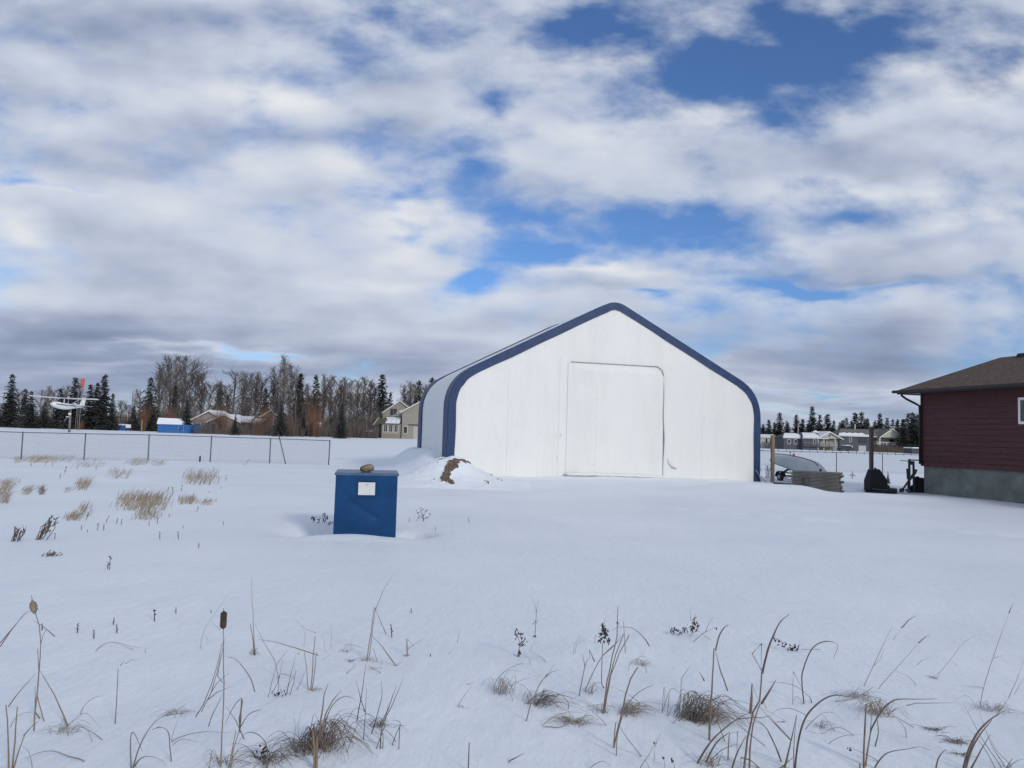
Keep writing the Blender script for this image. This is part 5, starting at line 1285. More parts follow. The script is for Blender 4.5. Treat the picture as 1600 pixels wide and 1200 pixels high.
plant('reed_stubble', 'three broken reed stalks splaying out at the bottom left edge of the snow', 'reed', 1, [['s', 1.1, (50, 1215), (48, 1000), (36, 830)], ['s', 1.1, (70, 1215), (86, 1040), (100, 842)], ['s', 1.2, (76, 1215), (105, 1110), (140, 1008)], ['l', .7, (140, 1008), (180, 962), (228, 922)], ['l', .6, (60, 960), (85, 915), (130, 880), (200, 870)]])
plant('dry_grass_tuft', 'flattened wisps of dead grass under the leaning cattail', GR, 1, [['g', .8, (215, 1000), (330, 985), (440, 990), (480, 960), (600, 1035)], ['g', .9, (400, 1010), (395, 960), (450, 905), (510, 880), (590, 965)], ['g', .9, (470, 890), (490, 840), (540, 795), (608, 772)], ['g', .7, (330, 1005), (400, 945), (470, 905)], ['g', .7, (540, 1045), (505, 970), (430, 945)]], arcs(1, (360, 990), 26, .17, .05, m_=GRASSG, wid=.0013))
plant('weed_stem', 'single thin straight stem with a small bent tip right of the leaning cattail', WD, 1, [['d', .8, (675, 940), (684, 780), (692, 618)], ['g', .8, (705, 600), (730, 568)], ['g', .6, (735, 590), (770, 565), (808, 568)]])
plant('reed_stubble', 'two reed leaves bent into narrow loops near the lower left edge', 'reed', 1, [['l', 1.0, (768, 1205), (764, 1080), (768, 1005), (785, 995), (812, 1050), (834, 1102)], ['l', 1.1, (778, 1205), (815, 1080), (870, 975), (940, 905), (1010, 885)], ['l', .8, (790, 1190), (830, 1140), (880, 1132), (940, 1150), (975, 1190)], ['l', .9, (1003, 1160), (995, 1080), (985, 990), (940, 960), (890, 975)]])
plant('grass_blade', 'low arching dead blade bowed over the snow behind the leaning cattail', GR, 1, [['g', 1.1, (560, 515), (610, 475), (665, 463), (760, 485), (825, 495)], ['g', .8, (850, 525), (856, 500), (875, 498)], ['g', .7, (780, 508), (735, 490), (665, 466)]])
plant('grass_blade', 'long dead blade arched flat across the snow beside the bottom left stalks', GR, 1, [['g', 1.3, (150, 1145), (220, 1112), (310, 1100), (400, 1130), (495, 1162)], ['g', .7, (190, 1200), (170, 1110), (135, 1070)]])
plant('reed_stubble', 'snapped reed clump with a tall thin spike and a leaf hanging across to the right', 'reed', 2, [['s', 1.0, (520, 538), (512, 440), (507, 340)], ['s', .5, (510, 340), (502, 220), (500, 95)], ['s', 1.0, (514, 535), (505, 440), (493, 358)], ['L', .8, (655, 670), (635, 570), (570, 460), (512, 345)], ['L', .8, (890, 540), (760, 498), (640, 462), (535, 446)], ['L', .7, (768, 535), (790, 512)]], arcs(2, (520, 535), 14, .10, .05))
plant('reed_stubble', 'pair of pale snapped reed stubs standing side by side', 'reed', 2, [['s', 1.1, (846, 745), (858, 600), (872, 430)], ['s', 1.0, (853, 745), (868, 640), (878, 520)], ['s', .9, (830, 742), (822, 620), (806, 518)]], arcs(2, (860, 748), 8, .10, .03))
plant('twiggy_weed', 'clump of dark upright twigs between the cattail and the pale reed stubs', WD, 2, [['l', .8, (598, 782), (622, 680), (650, 590), (712, 507)], ['t', 1.0, (705, 765), (722, 680), (757, 535)], ['t', .9, (618, 765), (655, 690), (684, 558)], ['t', .9, (724, 772), (748, 690), (758, 620)], ['t', .8, (765, 742), (790, 690), (812, 630)], ['l', .7, (655, 690), (672, 648), (752, 672)], ['t', .8, (652, 780), (658, 700), (650, 640)], ['t', .7, (710, 730), (735, 680), (772, 618)]], buds(2, [(690, 765), (640, 778), (665, 770)], 6, .012, .008))
plant('reed_stubble', 'cluster of looped reed blades at the foot of the tall cattail', 'reed', 2, [['s', 1.1, (365, 1205), (385, 1090), (408, 980)], ['s', 1.0, (375, 1205), (395, 1090), (425, 985)], ['l', 1.1, (345, 945), (370, 885), (405, 825), (442, 795), (432, 900), (430, 990)], ['L', .8, (455, 1030), (405, 920), (352, 842)], ['l', .9, (425, 975), (470, 900), (510, 870), (560, 857)], ['l', .9, (415, 1060), (450, 1010), (490, 990), (545, 1010), (590, 1085)], ['l', .8, (385, 1150), (430, 1085), (490, 1070), (560, 1068)], ['s', .8, (250, 1205), (262, 1150), (268, 1100)]], arcs(2, (330, 1180), 18, .16, .06))
plant('dry_grass_tuft', 'dark dead clump with upright reed blades and drooping grass at the bottom edge', GR, 3, [['s', 2.4, (192, 1215), (190, 1080), (180, 970)], ['s', 2.2, (205, 1215), (210, 1090), (205, 985)], ['L', 1.1, (222, 1010), (240, 850), (250, 770), (273, 705)], ['L', 1.4, (230, 1010), (258, 880), (300, 800), (352, 742)], ['l', .8, (240, 960), (300, 830), (370, 780), (435, 800)], ['l', .5, (240, 1000), (300, 930), (360, 990), (410, 1050)], ['l', .5, (300, 900), (350, 860), (420, 848)]],
    both(arcs(3, (230, 1090), 80, .30, .16, side=1, m_=REED2, wid=.0021), arcs(3, (150, 1110), 50, .22, .09, side=-1, m_=REED2, wid=.002), arcs(3, (190, 1060), 34, .10, .10, m_=REED3, wid=.003)))
plant('dry_grass_tuft', 'flat mat of dead grass left of the dark clump at the bottom edge', GR, 3, [['g', .8, (-60, 1160), (-20, 1090), (40, 1110)], ['g', .8, (70, 1070), (80, 960), (68, 870)], ['g', .7, (110, 1070), (95, 960), (120, 850)]], both(arcs(3, (-90, 1160), 50, .26, .06, m_=REED2, wid=.002), buds(3, [(-110, 1120)], 14, .018, .012)))
plant('reed_stubble', 'tall snapped reed with its tip pointing up right and leaves hanging like open triangles', 'reed', 3, [['s', 1.2, (500, 572), (522, 410), (545, 255)], ['s', .8, (512, 560), (530, 420), (550, 262)], ['L', .8, (548, 280), (600, 150), (655, 66)], ['L', .9, (612, 415), (578, 335), (546, 262)], ['L', .8, (670, 602), (590, 490), (522, 415)], ['L', .6, (562, 580), (535, 495), (506, 560)], ['l', .5, (672, 600), (708, 572)]], arcs(3, (505, 572), 12, .12, .03))
plant('reed_stubble', 'small bent reed with a short side blade right of the tall snapped reed', 'reed', 3, [['s', 1.0, (735, 540), (733, 440)], ['s', .6, (740, 540), (736, 445), (770, 482)], ['l', .7, (738, 506), (790, 470), (836, 434)]], arcs(3, (735, 545), 8, .05, .02))
plant('twiggy_weed', 'spray of thin dark sticks fanning upward below the tall snapped reed', WD, 3, [['t', 1.0, (440, 930), (466, 790), (497, 580)], ['t', .9, (488, 870), (462, 790), (436, 680)], ['t', 1.0, (480, 1032), (490, 880), (498, 728)], ['t', 1.0, (528, 1000), (565, 870), (588, 770), (582, 688)], ['t', .9, (578, 950), (625, 850), (674, 710)], ['t', 1.0, (588, 960), (648, 830), (714, 670)], ['t', .9, (555, 1086), (600, 960), (625, 820)], ['t', .9, (648, 1066), (690, 960), (722, 950)], ['g', 1.0, (450, 912), (490, 885), (530, 895), (590, 975)], ['g', 1.0, (670, 1045), (620, 985), (575, 960)], ['t', .8, (690, 985), (692, 930), (650, 920)]], arcs(3, (560, 960), 26, .16, .05, m_=REED3, wid=.0015))
plant('weed_stem', 'thin stem forking into a narrow Y above the middle of the snow', WD, 4, [['t', .9, (543, 382), (548, 290), (551, 230), (536, 148)], ['t', .6, (550, 232), (562, 180), (573, 140)], ['t', .5, (552, 226), (556, 190)]], buds(4, [(544, 372), (548, 290)], 4, .006, .008))
plant('twiggy_weed', 'small dark weed with leafy side buds left of the Y shaped stem', WD, 4, [['t', 1.0, (435, 505), (450, 430), (470, 372)], ['t', .8, (450, 430), (436, 380), (422, 348)], ['t', .8, (455, 440), (478, 405), (486, 380)]], buds(4, [(425, 360), (436, 385), (436, 345), (460, 375), (482, 398), (450, 430), (472, 430), (445, 470), (440, 495), (430, 500)], 5, .010, .010))
plant('dry_grass_tuft', 'loose mound of curling grey grass left of the single leaning stalk', GR, 4, [['g', 1.1, (290, 720), (300, 660), (350, 600), (440, 552), (480, 550)], ['g', .8, (360, 700), (420, 620), (415, 720)], ['g', .9, (400, 690), (450, 655), (520, 635)], ['g', .8, (320, 740), (370, 600), (460, 598)], ['g', .8, (520, 750), (480, 690), (430, 670)], ['g', .8, (405, 780), (380, 720), (300, 655)]], arcs(4, (340, 735), 34, .16, .10, m_=GRASSG, wid=.0016))
plant('reed_stubble', 'single leaning stalk splitting into two fine tips', 'reed', 4, [['s', .9, (490, 905), (520, 790), (570, 680), (622, 610)], ['l', .5, (570, 680), (640, 592), (676, 535)], ['l', .4, (600, 640), (650, 600), (692, 588)]])
plant('dry_grass_tuft', 'dense flattened tuft of grass beside the single leaning stalk', GR, 4, [['g', 1.3, (500, 800), (570, 735), (630, 715), (720, 752)], ['g', 1.2, (755, 830), (745, 780), (690, 735), (610, 722)], ['g', 1.0, (490, 800), (600, 790), (700, 770), (820, 800)]], arcs(4, (560, 800), 60, .24, .08, side=1, m_=REED2, wid=.0017))
plant('dry_grass_tuft', 'flat matted tuft of dead grass low in the snow below the dense tuft', GR, 4, [['g', 1.1, (600, 945), (700, 945), (790, 905), (880, 870), (945, 900)], ['g', .8, (590, 940), (660, 880), (760, 850), (880, 860)], ['g', .9, (870, 815), (930, 870), (990, 935)]], arcs(4, (790, 920), 60, .20, .04, m_=GRASSM, wid=.0016))
plant('seed_spike', 'dark stem topped by a spike of black seed clusters', WD, 4, [['d', 1.0, (975, 700), (960, 660), (966, 420)], ['t', .6, (966, 330), (982, 265)]], both(buds(4, [(965, 320), (975, 345), (960, 365), (985, 360), (970, 385), (965, 405), (992, 345), (975, 325)], 9, .009, .010), buds(4, [(1002, 395), (1003, 412)], 7, .006, .009)))
plant('reed_stubble', 'sheaf of tall pale reed stalks rising beside the black seed spike', 'reed', 5, [['s', 1.2, (8, 858), (35, 660), (68, 500), (100, 370)], ['s', 1.0, (18, 855), (48, 640), (90, 490), (138, 362)], ['s', 1.0, (14, 858), (58, 620), (110, 480), (172, 368)], ['l', .8, (12, 492), (70, 440), (135, 365)], ['d', .7, (96, 380), (100, 300), (104, 190)], ['s', .5, (148, 480), (142, 380), (136, 285)], ['l', .7, (300, 440), (260, 380), (190, 325), (100, 322), (50, 350)], ['l', .5, (240, 800), (150, 730), (55, 690)]], both(buds(5, [(100, 300)], 4, .004, .007), arcs(5, (20, 850), 16, .14, .06)))
plant('twiggy_weed', 'thin forked branches leaning right below the black seed spike', WD, 4, [['t', 1.1, (820, 748), (855, 570), (882, 508)], ['t', .8, (856, 570), (848, 525), (840, 488)], ['l', .9, (888, 520), (884, 460), (916, 535)], ['g', 1.3, (855, 720), (940, 540), (1010, 455), (1080, 400)], ['g', .8, (865, 725), (920, 670), (960, 665)]], arcs(4, (900, 735), 14, .10, .08, m_=GRASSG, wid=.0014))
plant('grass_blade', 'lone short dark blade standing near the bottom edge left of the middle', GR, 4, [['d', 1.0, (126, 1215), (130, 1120), (133, 1043)]])
plant('grass_blade', 'short dark blade lying slanted on the snow at the bottom edge', GR, 4, [['l', 1.1, (378, 1165), (420, 1138), (475, 1108)]])
plant('dry_grass_tuft', 'big domed tuft of drooping brown grass round a snapped reed', GR, 5, [['s', 1.5, (676, 905), (684, 800), (692, 640), (703, 453)], ['l', 1.0, (712, 465), (735, 375), (765, 325), (795, 303)], ['L', .9, (787, 716), (745, 600), (711, 468)], ['L', .8, (610, 600), (642, 655)], ['g', 1.0, (490, 805), (500, 640), (560, 555)], ['L', .7, (770, 1030), (720, 900), (712, 820)]],
    both(arcs(5, (545, 890), 110, .36, .15, side=1, m_=REED2, wid=.0021, back=.35), arcs(5, (640, 905), 46, .24, .09, side=1, m_=GRASSM, wid=.0019, back=.5), arcs(5, (560, 900), 26, .10, .07, side=-1, m_=REED2, wid=.0018)))
plant('twiggy_weed', 'low dark weeds with leafy heads in the open snow behind the domed tuft', WD, 5, [['t', .8, (445, 372), (450, 340)], ['t', .8, (500, 360), (512, 318)], ['t', 1.0, (570, 345), (572, 290), (588, 235)], ['t', .6, (556, 280), (552, 190)], ['g', .9, (550, 375), (600, 345), (640, 365)]], both(buds(5, [(445, 360), (465, 335), (480, 355), (510, 345), (520, 330), (440, 335)], 9, .011, .010), buds(5, [(560, 330), (575, 310), (580, 280), (590, 320), (570, 335), (585, 300)], 10, .012, .010)), Y=None)
plant('twiggy_weed', 'pair of crossing twigs leaning right of the leafy dark weeds', WD, 5, [['t', .9, (575, 412), (645, 352), (712, 325)], ['t', .8, (648, 352), (668, 305), (698, 255)], ['g', .8, (680, 400), (640, 370), (610, 345)]], buds(5, [(710, 325)], 4, .005, .008))
plant('reed_stubble', 'bent reed folded into a sharp hook between the pale sheaf and the domed tuft', 'reed', 5, [['s', 1.3, (76, 1072), (118, 890), (148, 740), (182, 640), (226, 572)], ['l', 1.0, (100, 990), (150, 830), (200, 755), (255, 712), (318, 682)], ['L', 1.0, (250, 1128), (165, 1020), (92, 912)], ['s', 1.0, (72, 1072), (88, 912)]], both(arcs(5, (150, 860), 60, .20, .07, side=1, m_=GRASSM, wid=.0016)))
plant('reed_stubble', 'tallest reed with a curved tip and a leaf folded into a diamond', 'reed', 5, [['s', 1.5, (890, 1215), (908, 1020), (948, 850), (988, 780), (1000, 600)], ['l', 1.0, (1003, 610), (1040, 460), (1075, 370), (1115, 290), (1170, 240)], ['L', .8, (1000, 590), (940, 487), (1001, 422), (1000, 590)], ['L', 1.0, (930, 860), (940, 672), (985, 790)], ['l', 1.0, (998, 800), (1048, 722), (1090, 648)], ['L', 1.2, (1178, 1022), (1080, 920), (985, 815)], ['s', 1.2, (925, 1080), (945, 930), (990, 800)], ['L', .7, (1030, 825), (1012, 785), (985, 820)], ['l', .8, (1122, 1158), (1080, 1050), (1020, 940), (940, 895)], ['l', .9, (1060, 872), (1000, 885), (940, 885), (850, 895)]])
plant('reed_stubble', 'thick reed curving up and right from the bottom edge with a squared loop', 'reed', 5, [['l', 2.0, (600, 1170), (680, 1040), (760, 960), (850, 892), (925, 852)], ['l', 1.2, (655, 1160), (720, 1040), (800, 975)], ['L', .9, (845, 1098), (850, 972), (796, 985), (790, 1150)], ['l', 1.1, (815, 1205), (850, 1100), (905, 995)], ['l', .8, (660, 1190), (740, 1095), (845, 1050)], ['L', .7, (1020, 1062), (900, 970), (760, 845)], ['L', 1.0, (985, 1200), (930, 1150), (872, 1135), (870, 1190)]], arcs(5, (700, 1180), 22, .2, .06))
plant('grass_blade', 'arched blade dropping down to the right of the tallest reed', GR, 6, [['l', 1.0, (272, 792), (265, 765), (240, 738), (180, 692), (100, 668), (5, 662)]])
plant('reed_stubble', 'slender reed curling over at the top like a shepherd crook', 'reed', 6, [['l', 1.0, (225, 800), (213, 680), (216, 600), (260, 480), (310, 425), (380, 408), (436, 435), (408, 516)], ['L', .6, (155, 802), (158, 598), (212, 700)], ['l', .6, (160, 790), (180, 750), (218, 805)]])
plant('tall_grass', 'three fine grass stems with feathery tips leaning right behind the low tuft', GR, 6, [['g', 1.0, (600, 690), (655, 570), (720, 430), (780, 308)], ['g', .9, (655, 570), (700, 520), (728, 452)], ['g', .9, (690, 705), (790, 590), (880, 490), (940, 420)], ['l', .7, (940, 420), (975, 388), (1014, 366)], ['l', .7, (835, 325), (880, 275), (930, 246)], ['g', .6, (780, 400), (835, 325)], ['g', .8, (925, 682), (870, 625), (790, 590)], ['g', .6, (930, 556), (960, 530), (998, 514)]])
plant('tall_grass', 'single very tall fine stem standing alone near the picture edge at the right', GR, 6, [['g', 1.0, (1325, 820), (1350, 690), (1410, 500), (1470, 330), (1506, 232)], ['g', 1.4, (1506, 232), (1530, 168)], ['g', .8, (1350, 705), (1290, 690), (1230, 688)], ['g', .6, (1412, 512), (1470, 496)]])
plant('tall_grass', 'faint fine stem with a small star shaped weed at its foot', GR, 6, [['g', .7, (1060, 620), (1140, 525), (1220, 420), (1310, 358)], ['g', .6, (1180, 560), (1145, 525)]], arcs(6, (1045, 640), 12, .07, .03, m_=GRASSG, wid=.0016))
plant('tall_grass', 'fine grass stems leaning out of the frame at the right edge', GR, 6, [['g', 1.0, (1505, 760), (1550, 660), (1598, 530)], ['g', .8, (1540, 740), (1598, 640)], ['g', .9, (1440, 850), (1510, 755)]])
plant('dry_grass_tuft', 'low sparse tuft of tan grass under the three feathery stems', GR, 6, [['g', 1.0, (420, 785), (520, 770), (620, 720), (660, 690)], ['g', 1.0, (600, 840), (660, 790), (760, 770)], ['g', 1.0, (910, 945), (800, 880), (690, 880)], ['g', 1.0, (865, 1010), (850, 940), (780, 870)], ['g', .9, (865, 810), (930, 795), (1180, 792)], ['l', .8, (670, 1065), (690, 960), (660, 800)]], both(arcs(6, (690, 860), 55, .24, .10, m_=GRASSM, wid=.0017), arcs(6, (560, 760), 50, .26, .05, m_=GRASSG, wid=.0014)))
plant('reed_stubble', 'stout pale reed stalks at the bottom edge with one long arching leaf', 'reed', 6, [['s', 1.5, (598, 1215), (603, 1000), (617, 800)], ['l', 1.3, (610, 1190), (640, 985), (670, 910), (720, 832), (770, 786), (820, 770), (940, 770), (1056, 768)], ['L', 1.0, (612, 1180), (636, 990), (650, 830)], ['l', 1.3, (665, 1205), (720, 1125), (780, 1095), (880, 1080), (945, 1068), (1018, 1092)], ['l', .8, (690, 1160), (600, 1110), (510, 1068)], ['d', 1.4, (575, 1215), (572, 1175)]], buds(6, [(505, 1075)], 5, .006, .008))
plant('reed_stubble', 'bundle of crossed reed blades with one bowed far to the right', 'reed', 6, [['l', 1.3, (168, 1215), (190, 1030), (235, 885), (320, 790), (410, 746), (512, 756)], ['L', 1.0, (100, 1215), (150, 1000), (178, 868)], ['L', 1.0, (160, 1215), (165, 1000), (178, 870)], ['L', 1.1, (140, 1022), (70, 945), (0, 868)], ['L', 1.0, (80, 1200), (155, 1135)], ['L', 1.0, (82, 1160), (45, 1060), (0, 975)], ['l', .8, (105, 912), (50, 912)]])
plant('reed_stubble', 'fan of reed blades curving right at the lower right corner', 'reed', 6, [['l', 1.3, (1222, 1215), (1255, 1090), (1310, 980), (1380, 905), (1456, 853)], ['l', 1.1, (1232, 1215), (1275, 1080), (1330, 985), (1400, 900)], ['L', 1.2, (1262, 1215), (1335, 1085), (1390, 990)], ['l', .8, (1050, 1200), (1070, 1130), (1112, 1082)], ['g', 1.0, (1480, 1190), (1400, 1060), (1320, 850)], ['g', 1.0, (1460, 1200), (1340, 1020), (1230, 810)], ['g', .9, (1420, 1200), (1340, 1060), (1250, 950)], ['g', .9, (1525, 1195), (1430, 1090), (1380, 1000)], ['l', .9, (1490, 1205), (1525, 1138)], ['l', .9, (1500, 1205), (1550, 1160), (1598, 1142)]], arcs(6, (1400, 840), 40, .22, .06, m_=GRASSG, wid=.0014))
plant('dry_grass_tuft', 'brown grass mat pressed into the snow left of the right corner fan', GR, 6, [['g', 1.1, (1015, 960), (1060, 965), (1120, 940), (1180, 945)], ['g', 1.0, (1085, 1010), (1150, 1035), (1250, 1050)]], both(arcs(6, (1050, 965), 30, .12, .02, m_=REED2, wid=.0017), arcs(6, (1170, 1040), 40, .14, .025, m_=REED2, wid=.0017), arcs(6, (1210, 1120), 20, .10, .02, m_=REED2, wid=.0017)))
plant('dry_grass_tuft', 'tangle of fine criss-cross grass in front of the shepherd crook reed', GR, 6, [['g', .9, (235, 960), (290, 895), (350, 855), (420, 860), (485, 930)], ['g', .9, (240, 965), (330, 985), (400, 955), (460, 950), (535, 1000)], ['g', .9, (415, 970), (360, 890), (330, 862)], ['g', .8, (380, 1050), (470, 1000), (590, 990)], ['g', .8, (20, 860), (80, 830), (150, 830), (240, 870)]], arcs(6, (330, 950), 20, .16, .05, m_=GRASSG, wid=.0013))
plant('twiggy_weed', 'low dark leafy weed in the open snow between the tallest reed and the crook', WD, 6, [['t', .8, (40, 410), (45, 375)], ['t', .8, (155, 470), (165, 435)], ['g', .7, (170, 455), (240, 458), (330, 462)]], both(buds(6, [(35, 395), (60, 400), (85, 420), (110, 430)], 8, .011, .009), buds(6, [(150, 455), (165, 450), (180, 452), (145, 462)], 10, .012, .010)))
plant('dry_grass_tuft', 'pale wisps of grass in the snow between the pale sheaf and the domed tuft', GR, 5, [['g', .9, (215, 540), (250, 500), (320, 530)], ['g', .8, (170, 590), (180, 540), (230, 510)], ['g', .8, (280, 610), (270, 560), (240, 520)]], arcs(5, (250, 560), 24, .13, .05, m_=GRASSG, wid=.0013))
plant('dry_grass_tuft', 'faint arched wisps of grass standing left of the tall snapped reed', GR, 3, [['g', .6, (130, 488), (135, 400), (90, 335)], ['g', .6, (205, 410), (140, 385), (75, 330)], ['g', .6, (255, 520), (250, 460), (240, 410)], ['g', .6, (288, 490), (292, 420), (290, 340)], ['g', .6, (285, 500), (340, 440)], ['g', .7, (500, 505), (440, 485), (380, 478), (360, 520)], ['g', .5, (405, 510), (408, 440)], ['g', .5, (245, 565), (290, 530)]], arcs(3, (385, 520), 12, .06, .03, m_=GRASSG, wid=.0014))
plant('dry_grass_tuft', 'scraps of flattened grass round the foot of the tall snapped reed', GR, 3, [['g', .9, (380, 648), (430, 600), (400, 570)], ['g', .9, (580, 645), (530, 612), (505, 598)], ['g', .7, (575, 620), (590, 560)]], both(arcs(3, (405, 575), 14, .06, .02, m_=REED2, wid=.0014), arcs(3, (540, 620), 10, .08, .02, m_=GRASSG, wid=.0014)))
plant('dry_grass_tuft', 'thin dead grass lying in the snow just left of the looped reed leaves', GR, 2, [['g', .9, (30, 1050), (90, 1015), (190, 990), (280, 988), (400, 995)], ['g', .9, (-5, 890), (80, 880), (160, 852)], ['g', .9, (5, 880), (60, 860), (120, 820)], ['g', .8, (40, 1065), (100, 1030), (185, 1048)], ['g', .7, (30, 1040), (50, 960), (75, 905)]], arcs(2, (60, 880), 24, .14, .03, m_=GRASSG, wid=.0013))
plant('dry_grass_tuft', 'thin wisps leaning in the snow behind the tall cattail head', GR, 2, [['g', .8, (200, 500), (212, 420), (255, 335), (380, 162)], ['g', .7, (320, 390), (255, 338)], ['l', .5, (245, 455), (215, 400)]])
plant('dry_grass_tuft', 'faint bent wisp in the bare snow right of the dark stick spray', GR, 4, [['g', .7, (60, 820), (100, 750), (130, 710), (160, 665)], ['g', .6, (115, 680), (165, 662)], ['g', .6, (58, 418), (68, 360), (76, 325)], ['g', .5, (0, 490), (45, 445)]], arcs(4, (80, 820), 8, .05, .02, m_=GRASSG, wid=.0013))
plant('dry_grass_tuft', 'small curved wisps left of the forked branches below the seed spike', GR, 4, [['g', .8, (785, 490), (790, 430), (830, 375)], ['g', .7, (795, 480), (810, 420), (870, 395)], ['g', .8, (918, 420), (922, 370), (940, 385)], ['g', .8, (610, 540), (570, 500), (510, 475)], ['g', .8, (515, 555), (500, 510), (465, 490)], ['g', .7, (515, 470), (530, 430), (560, 410)]])
plant('dry_grass_tuft', 'thin bent stems at the bottom edge between the hooked reed and the thick curved reed', GR, 5, [['g', 1.0, (240, 1205), (300, 1110), (370, 980)], ['g', .8, (330, 1150), (335, 1050)], ['g', .9, (300, 1200), (270, 1150)], ['g', .9, (400, 1205), (390, 1145)], ['g', .9, (460, 1205), (440, 1145)], ['g', .9, (-75, 1205), (-20, 1165), (20, 1160), (60, 1195)]], buds(5, [(335, 1055), (390, 1145), (443, 1150)], 4, .005, .007))
# sprigs in front of and beside the steel box
plant('weed_stem', 'branching pale weed standing in the snow right of the blue steel box', WD, 8, [['t', 1.2, (908, 572), (905, 520), (900, 475)], ['t', 1.0, (905, 535), (935, 485)], ['t', 1.0, (905, 540), (880, 488)], ['t', 1.0, (907, 555), (870, 520), (862, 500)], ['t', 1.0, (908, 555), (945, 540), (962, 512)]], buds(8, [(900, 478), (933, 488), (880, 492), (862, 505), (865, 545), (960, 515), (940, 548)], 4, .015, .014, TWIGD))
plant('twiggy_weed', 'dark twigs in the hollow at the left foot of the blue steel box', WD, 8, [['t', 1.6, (95, 575), (92, 545)], ['t', 1.6, (50, 565), (42, 525)], ['t', 1.6, (130, 575), (118, 530)], ['t', 1.6, (135, 580), (158, 520)], ['t', 1.4, (60, 568), (48, 540)], ['t', 1.4, (175, 600), (180, 580)]], buds(8, [(45, 545), (52, 555), (92, 555), (125, 545), (135, 550), (150, 545), (140, 565), (175, 590), (185, 600)], 7, .025, .018))

# small weeds dotted over the open snow
def weedlet(px, py, hpx, label, group=None, lean=0.0, dense=3):
    g = ground(px, py); k = (g-CAM).length/FPX; h = hpx*k; r = random.Random(int(px*7+py)); o = empty('weed_stem', g); tag(o, label, WD, group)
    m = MB(); m.tube([(0, 0, -.03), (lean*h*.5, 0, h*.5), (lean*h, .02*h, h)], [.0045, .004, .002], 5); m.build('stalk', TWIGD, o)
    m = MB()
    for i in range(dense*4):
        z = h*r.uniform(.25, 1.0); s = h*.055*r.uniform(.7, 1.5); a = r.uniform(0, 6.28); d = Vector((math.cos(a), math.sin(a), r.uniform(.1, 1.0))).normalized(); b = Vector((lean*z, 0, z)); m.tube([b, b+d*s*1.3, b+d*s*2.2], [s*.25, s*.6, s*.1], 5)
    m.build('seed_head', TWIGD, o, True)
WG = 'short dark weed stems dotted over the open snow'; WL = 'short dark weed stem standing alone in the open snow'
for px, py, h in ((121, 989, 13), (147, 998, 11), (177, 976, 9), (183, 989, 11), (242, 971, 17), (275, 958, 8), (612.5, 996, 18), (642.5, 958, 7), (673, 1026, 4), (330, 957.5, 4), (250, 843, 11), (279, 843, 11), (310.5, 857, 9), (733, 817, 8), (639, 816, 6), (680, 829, 5), (66, 985, 9)):
    weedlet(px, py, h, WL, WG, rng.uniform(-.15, .2))
weedlet(171, 890, 18, 'taller double weed stem alone in the snow below the left field grass'); weedlet(168, 889, 9, 'tiny stem at the foot of the taller double weed stem')
FG = 'small weed sprigs among the left field grass'; FL = 'small dark weed sprig near the tan grass patches of the left field'
for px, py, h in ((127, 828, 6), (136, 832, 4), (152, 829, 10), (162, 829, 9), (134, 812, 11), (165, 817, 9), (182, 819, 8), (189, 820, 8), (233, 822, 7), (246, 818, 8), (264, 808, 5), (286, 825, 4), (307, 800, 8), (349, 820, 5), (270, 772, 10), (260, 770, 8), (283, 768, 9), (280, 783, 8), (352, 752, 8), (342, 750, 6), (345, 765, 4), (326, 770, 3), (312, 758, 5), (328, 742, 6), (334, 735, 5), (85, 843, 8), (150, 735, 7), (100, 741, 10), (93, 749, 8), (70, 729, 6), (48, 730, 6), (82, 730, 5), (120, 733, 6), (29, 755, 5)):
    weedlet(px, py, h, FL, FG, rng.uniform(-.1, .4))
def bushlet(px, py, n, hpx, wpx, label, lean=.3, m_=REED3):
    g = ground(px, py); k = (g-CAM).length/FPX; r = random.Random(int(px)); m = MB()
    for i in range(n):
        b = Vector((r.gauss(0, wpx*.3)*k, r.gauss(0, wpx*.25)*k, -.02)); h = hpx*k*r.uniform(.5, 1.05); q = b+Vector((lean*h*.5+r.gauss(0, .1*h), r.gauss(0, .1*h), h*.55)); t = b+Vector((lean*h+r.gauss(0, .15*h), r.gauss(0, .1*h), h))
        m.tube([b, q, t], [.006, .0045, .002], 4, cap=False)
        for _ in range(4): s0 = b.lerp(t, r.uniform(.35, .95)); d = Vector((lean+r.gauss(0, .5), r.gauss(0, .4), 1)).normalized()*h*.16; m.tube([s0, s0+d*.6, s0+d], [.004, .008, .002], 4, cap=False)
    o = m.build('twiggy_weed', m_, None, False, g); tag(o, label, WD)
bushlet(20, 846, 13, 22, 22, 'bushy dark weed clump at the left edge of the snow field', .25); bushlet(63, 843, 11, 34, 18, 'slanting dark weed clump next to the one at the left edge', .55)
bushlet(76, 869, 18, 9, 15, 'low sprawling grey weed below the slanting clump', .9, REED2); bushlet(1200, 747, 20, 22, 12, 'scrubby dark weed at the foot of the tan wooden post', .1)
def sapling(px, py, hpx, label):
    g = ground(px, py); k = (g-CAM).length/FPX; h = hpx*k; t = empty('spruce_sapling', g); tag(t, label, 'tree')
    for nm, me in zip(('crown', 'trunk'), SPR[5]): o = bpy.data.objects.new(nm, me); COL.objects.link(o); o.parent = t
    t.scale = (h*.8, h*.8, h)
sapling(1387.5, 756, 17, 'little spruce sapling showing behind the black machine housing')
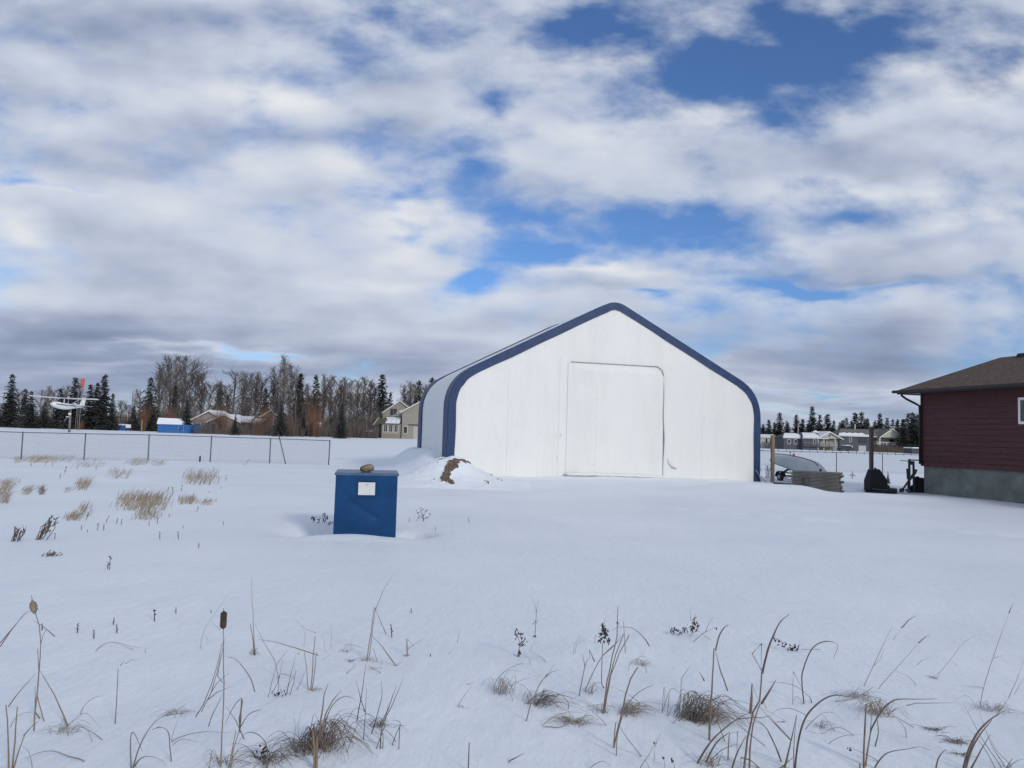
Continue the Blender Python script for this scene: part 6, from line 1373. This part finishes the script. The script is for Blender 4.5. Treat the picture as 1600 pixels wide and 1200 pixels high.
def sprig():
    g = ground(1331.5, 748); o = empty('weed_stem', g); tag(o, 'tiny cross shaped sapling sprig alone in the snow between the lumber and the dark post', WD); k = (g-CAM).length/FPX
    m = MB(); m.tube([(0, 0, -.05), (.01, 0, 11*k)], [.02, .008], 5); m.build('stalk', TWIGD, o); m = MB()
    for a, z in ((-4, 4), (5, 4), (-3, 6.5), (3, 6), (0, 9)): m.tube([(0, 0, z*k), (a*k*.6, 0, (z+.4)*k), (a*k, 0, (z-.2)*k)], [.012, .018, .006], 4)
    m.build('twig', TWIGD, o)
sprig()

# tan grass patches in the left field: blades leaning with the wind
def patch(px0, px1, py0, py1, n, hpx, label, m_=GRASSM, lean=.55, seed=0):
    r = random.Random(seed+int(px0)); c = ground((px0+px1)/2, (py0+py1)/2); m = MB()
    for i in range(int(n*.55)):
        u, v = r.uniform(0, 1)*.7+r.gauss(.15, .12), r.uniform(-.1, 1.1); g = ground(px0+(px1-px0)*u, py0+(py1-py0)*v); k = (g-CAM).length/FPX; h = hpx*k*r.uniform(.45, 1.1); b = g-c-Vector((0, 0, .02)); w = .0055
        e = Vector((1, r.uniform(-.4, .4), 0)).normalized()*w; ln = lean+r.gauss(0, .22); q = b+Vector((ln*h*.45, r.gauss(0, .12)*h, h*.62)); t = b+Vector((ln*h*1.15, r.gauss(0, .2)*h, h*r.uniform(.75, 1.05)))
        m.face([b-e, b+e, q+e*.7, q-e*.7]); m.face([q-e*.7, q+e*.7, t])
    o = m.build('dry_grass_patch', m_, None, False, c); tag(o, label, 'grass', None, 'stuff')
TAN = mat('tan_grass', (.29, .235, .17), .95, var=.3, vscale=.8); TANG = mat('grey_tan_grass', (.30, .25, .20), .95, var=.3, vscale=.8)
patch(178, 262, 780, 797, 720, 20, 'largest patch of tan grass standing in the left field', TAN); patch(203, 250, 800, 812, 240, 14, 'thin lower fringe of the largest tan grass patch', TANG)
patch(282, 340, 745, 757, 330, 20, 'slanting patch of pale grass below the fence, nearest the leaning pole', TANG); patch(278, 308, 780, 788, 200, 12, 'small dense tan tuft just right of the largest grass patch', TAN); patch(305, 338, 783, 789, 110, 9, 'sparse grass trailing right of the small dense tuft', TANG)
patch(35, 92, 716, 723, 560, 9, 'long yellowish grass bank under the fence at the left', mat('yellow_grass', (.33, .27, .17), .95, var=.25, vscale=.8), 1.4); patch(195, 232, 721, 727, 200, 10, 'brown windswept tuft under the third fence post', TANG, 1.2); patch(234, 256, 722, 728, 110, 8, 'small rusty tuft right of the brown windswept one', TANG, 1.3)
patch(113, 140, 755, 765, 200, 15, 'bright tan tuft leaning right above the largest grass patch', TAN, .8); patch(165, 205, 738, 748, 160, 12, 'thin pale tuft between the fence and the largest grass patch', TANG, .5); patch(98, 124, 808, 814, 150, 16, 'faint wispy grass left of the largest patch', TANG)
patch(-6, 20, 755, 766, 230, 12, 'tan grass tuft at the left edge of the picture below the fence', TAN, .9); patch(-10, 14, 770, 786, 220, 16, 'shaggy grass tuft at the left edge under the tan one', TANG, .8); patch(30, 50, 766, 773, 110, 12, 'small pale tuft beside the left edge grass', TANG, .8); patch(56, 70, 764, 773, 100, 11, 'small dark tuft right of the pale tuft by the left edge', REED2, .5)
patch(18, 36, 717, 724, 120, 8, 'rusty grass fringe left of the yellowish bank', TANG, 1.2); patch(110, 165, 719, 730, 200, 8, 'scattered thin grass right of the yellowish bank', TANG, 1.1); patch(88, 116, 716, 722, 110, 9, 'grey grass at the right end of the yellowish bank', TANG, 1.2); patch(96, 114, 763, 769, 60, 6, 'low grass scraps left of the bright tan tuft', TANG, 1.0); patch(375, 392, 720, 727, 30, 6, 'few grass stems at the foot of the last fence posts', TANG, .6); patch(120, 142, 795, 808, 90, 16, 'faint stems leaning above the wispy grass', TANG, .6); patch(545, 560, 735, 738, 40, 6, 'few grey stems in the snow just behind the blue steel box', TANG, 1.5)
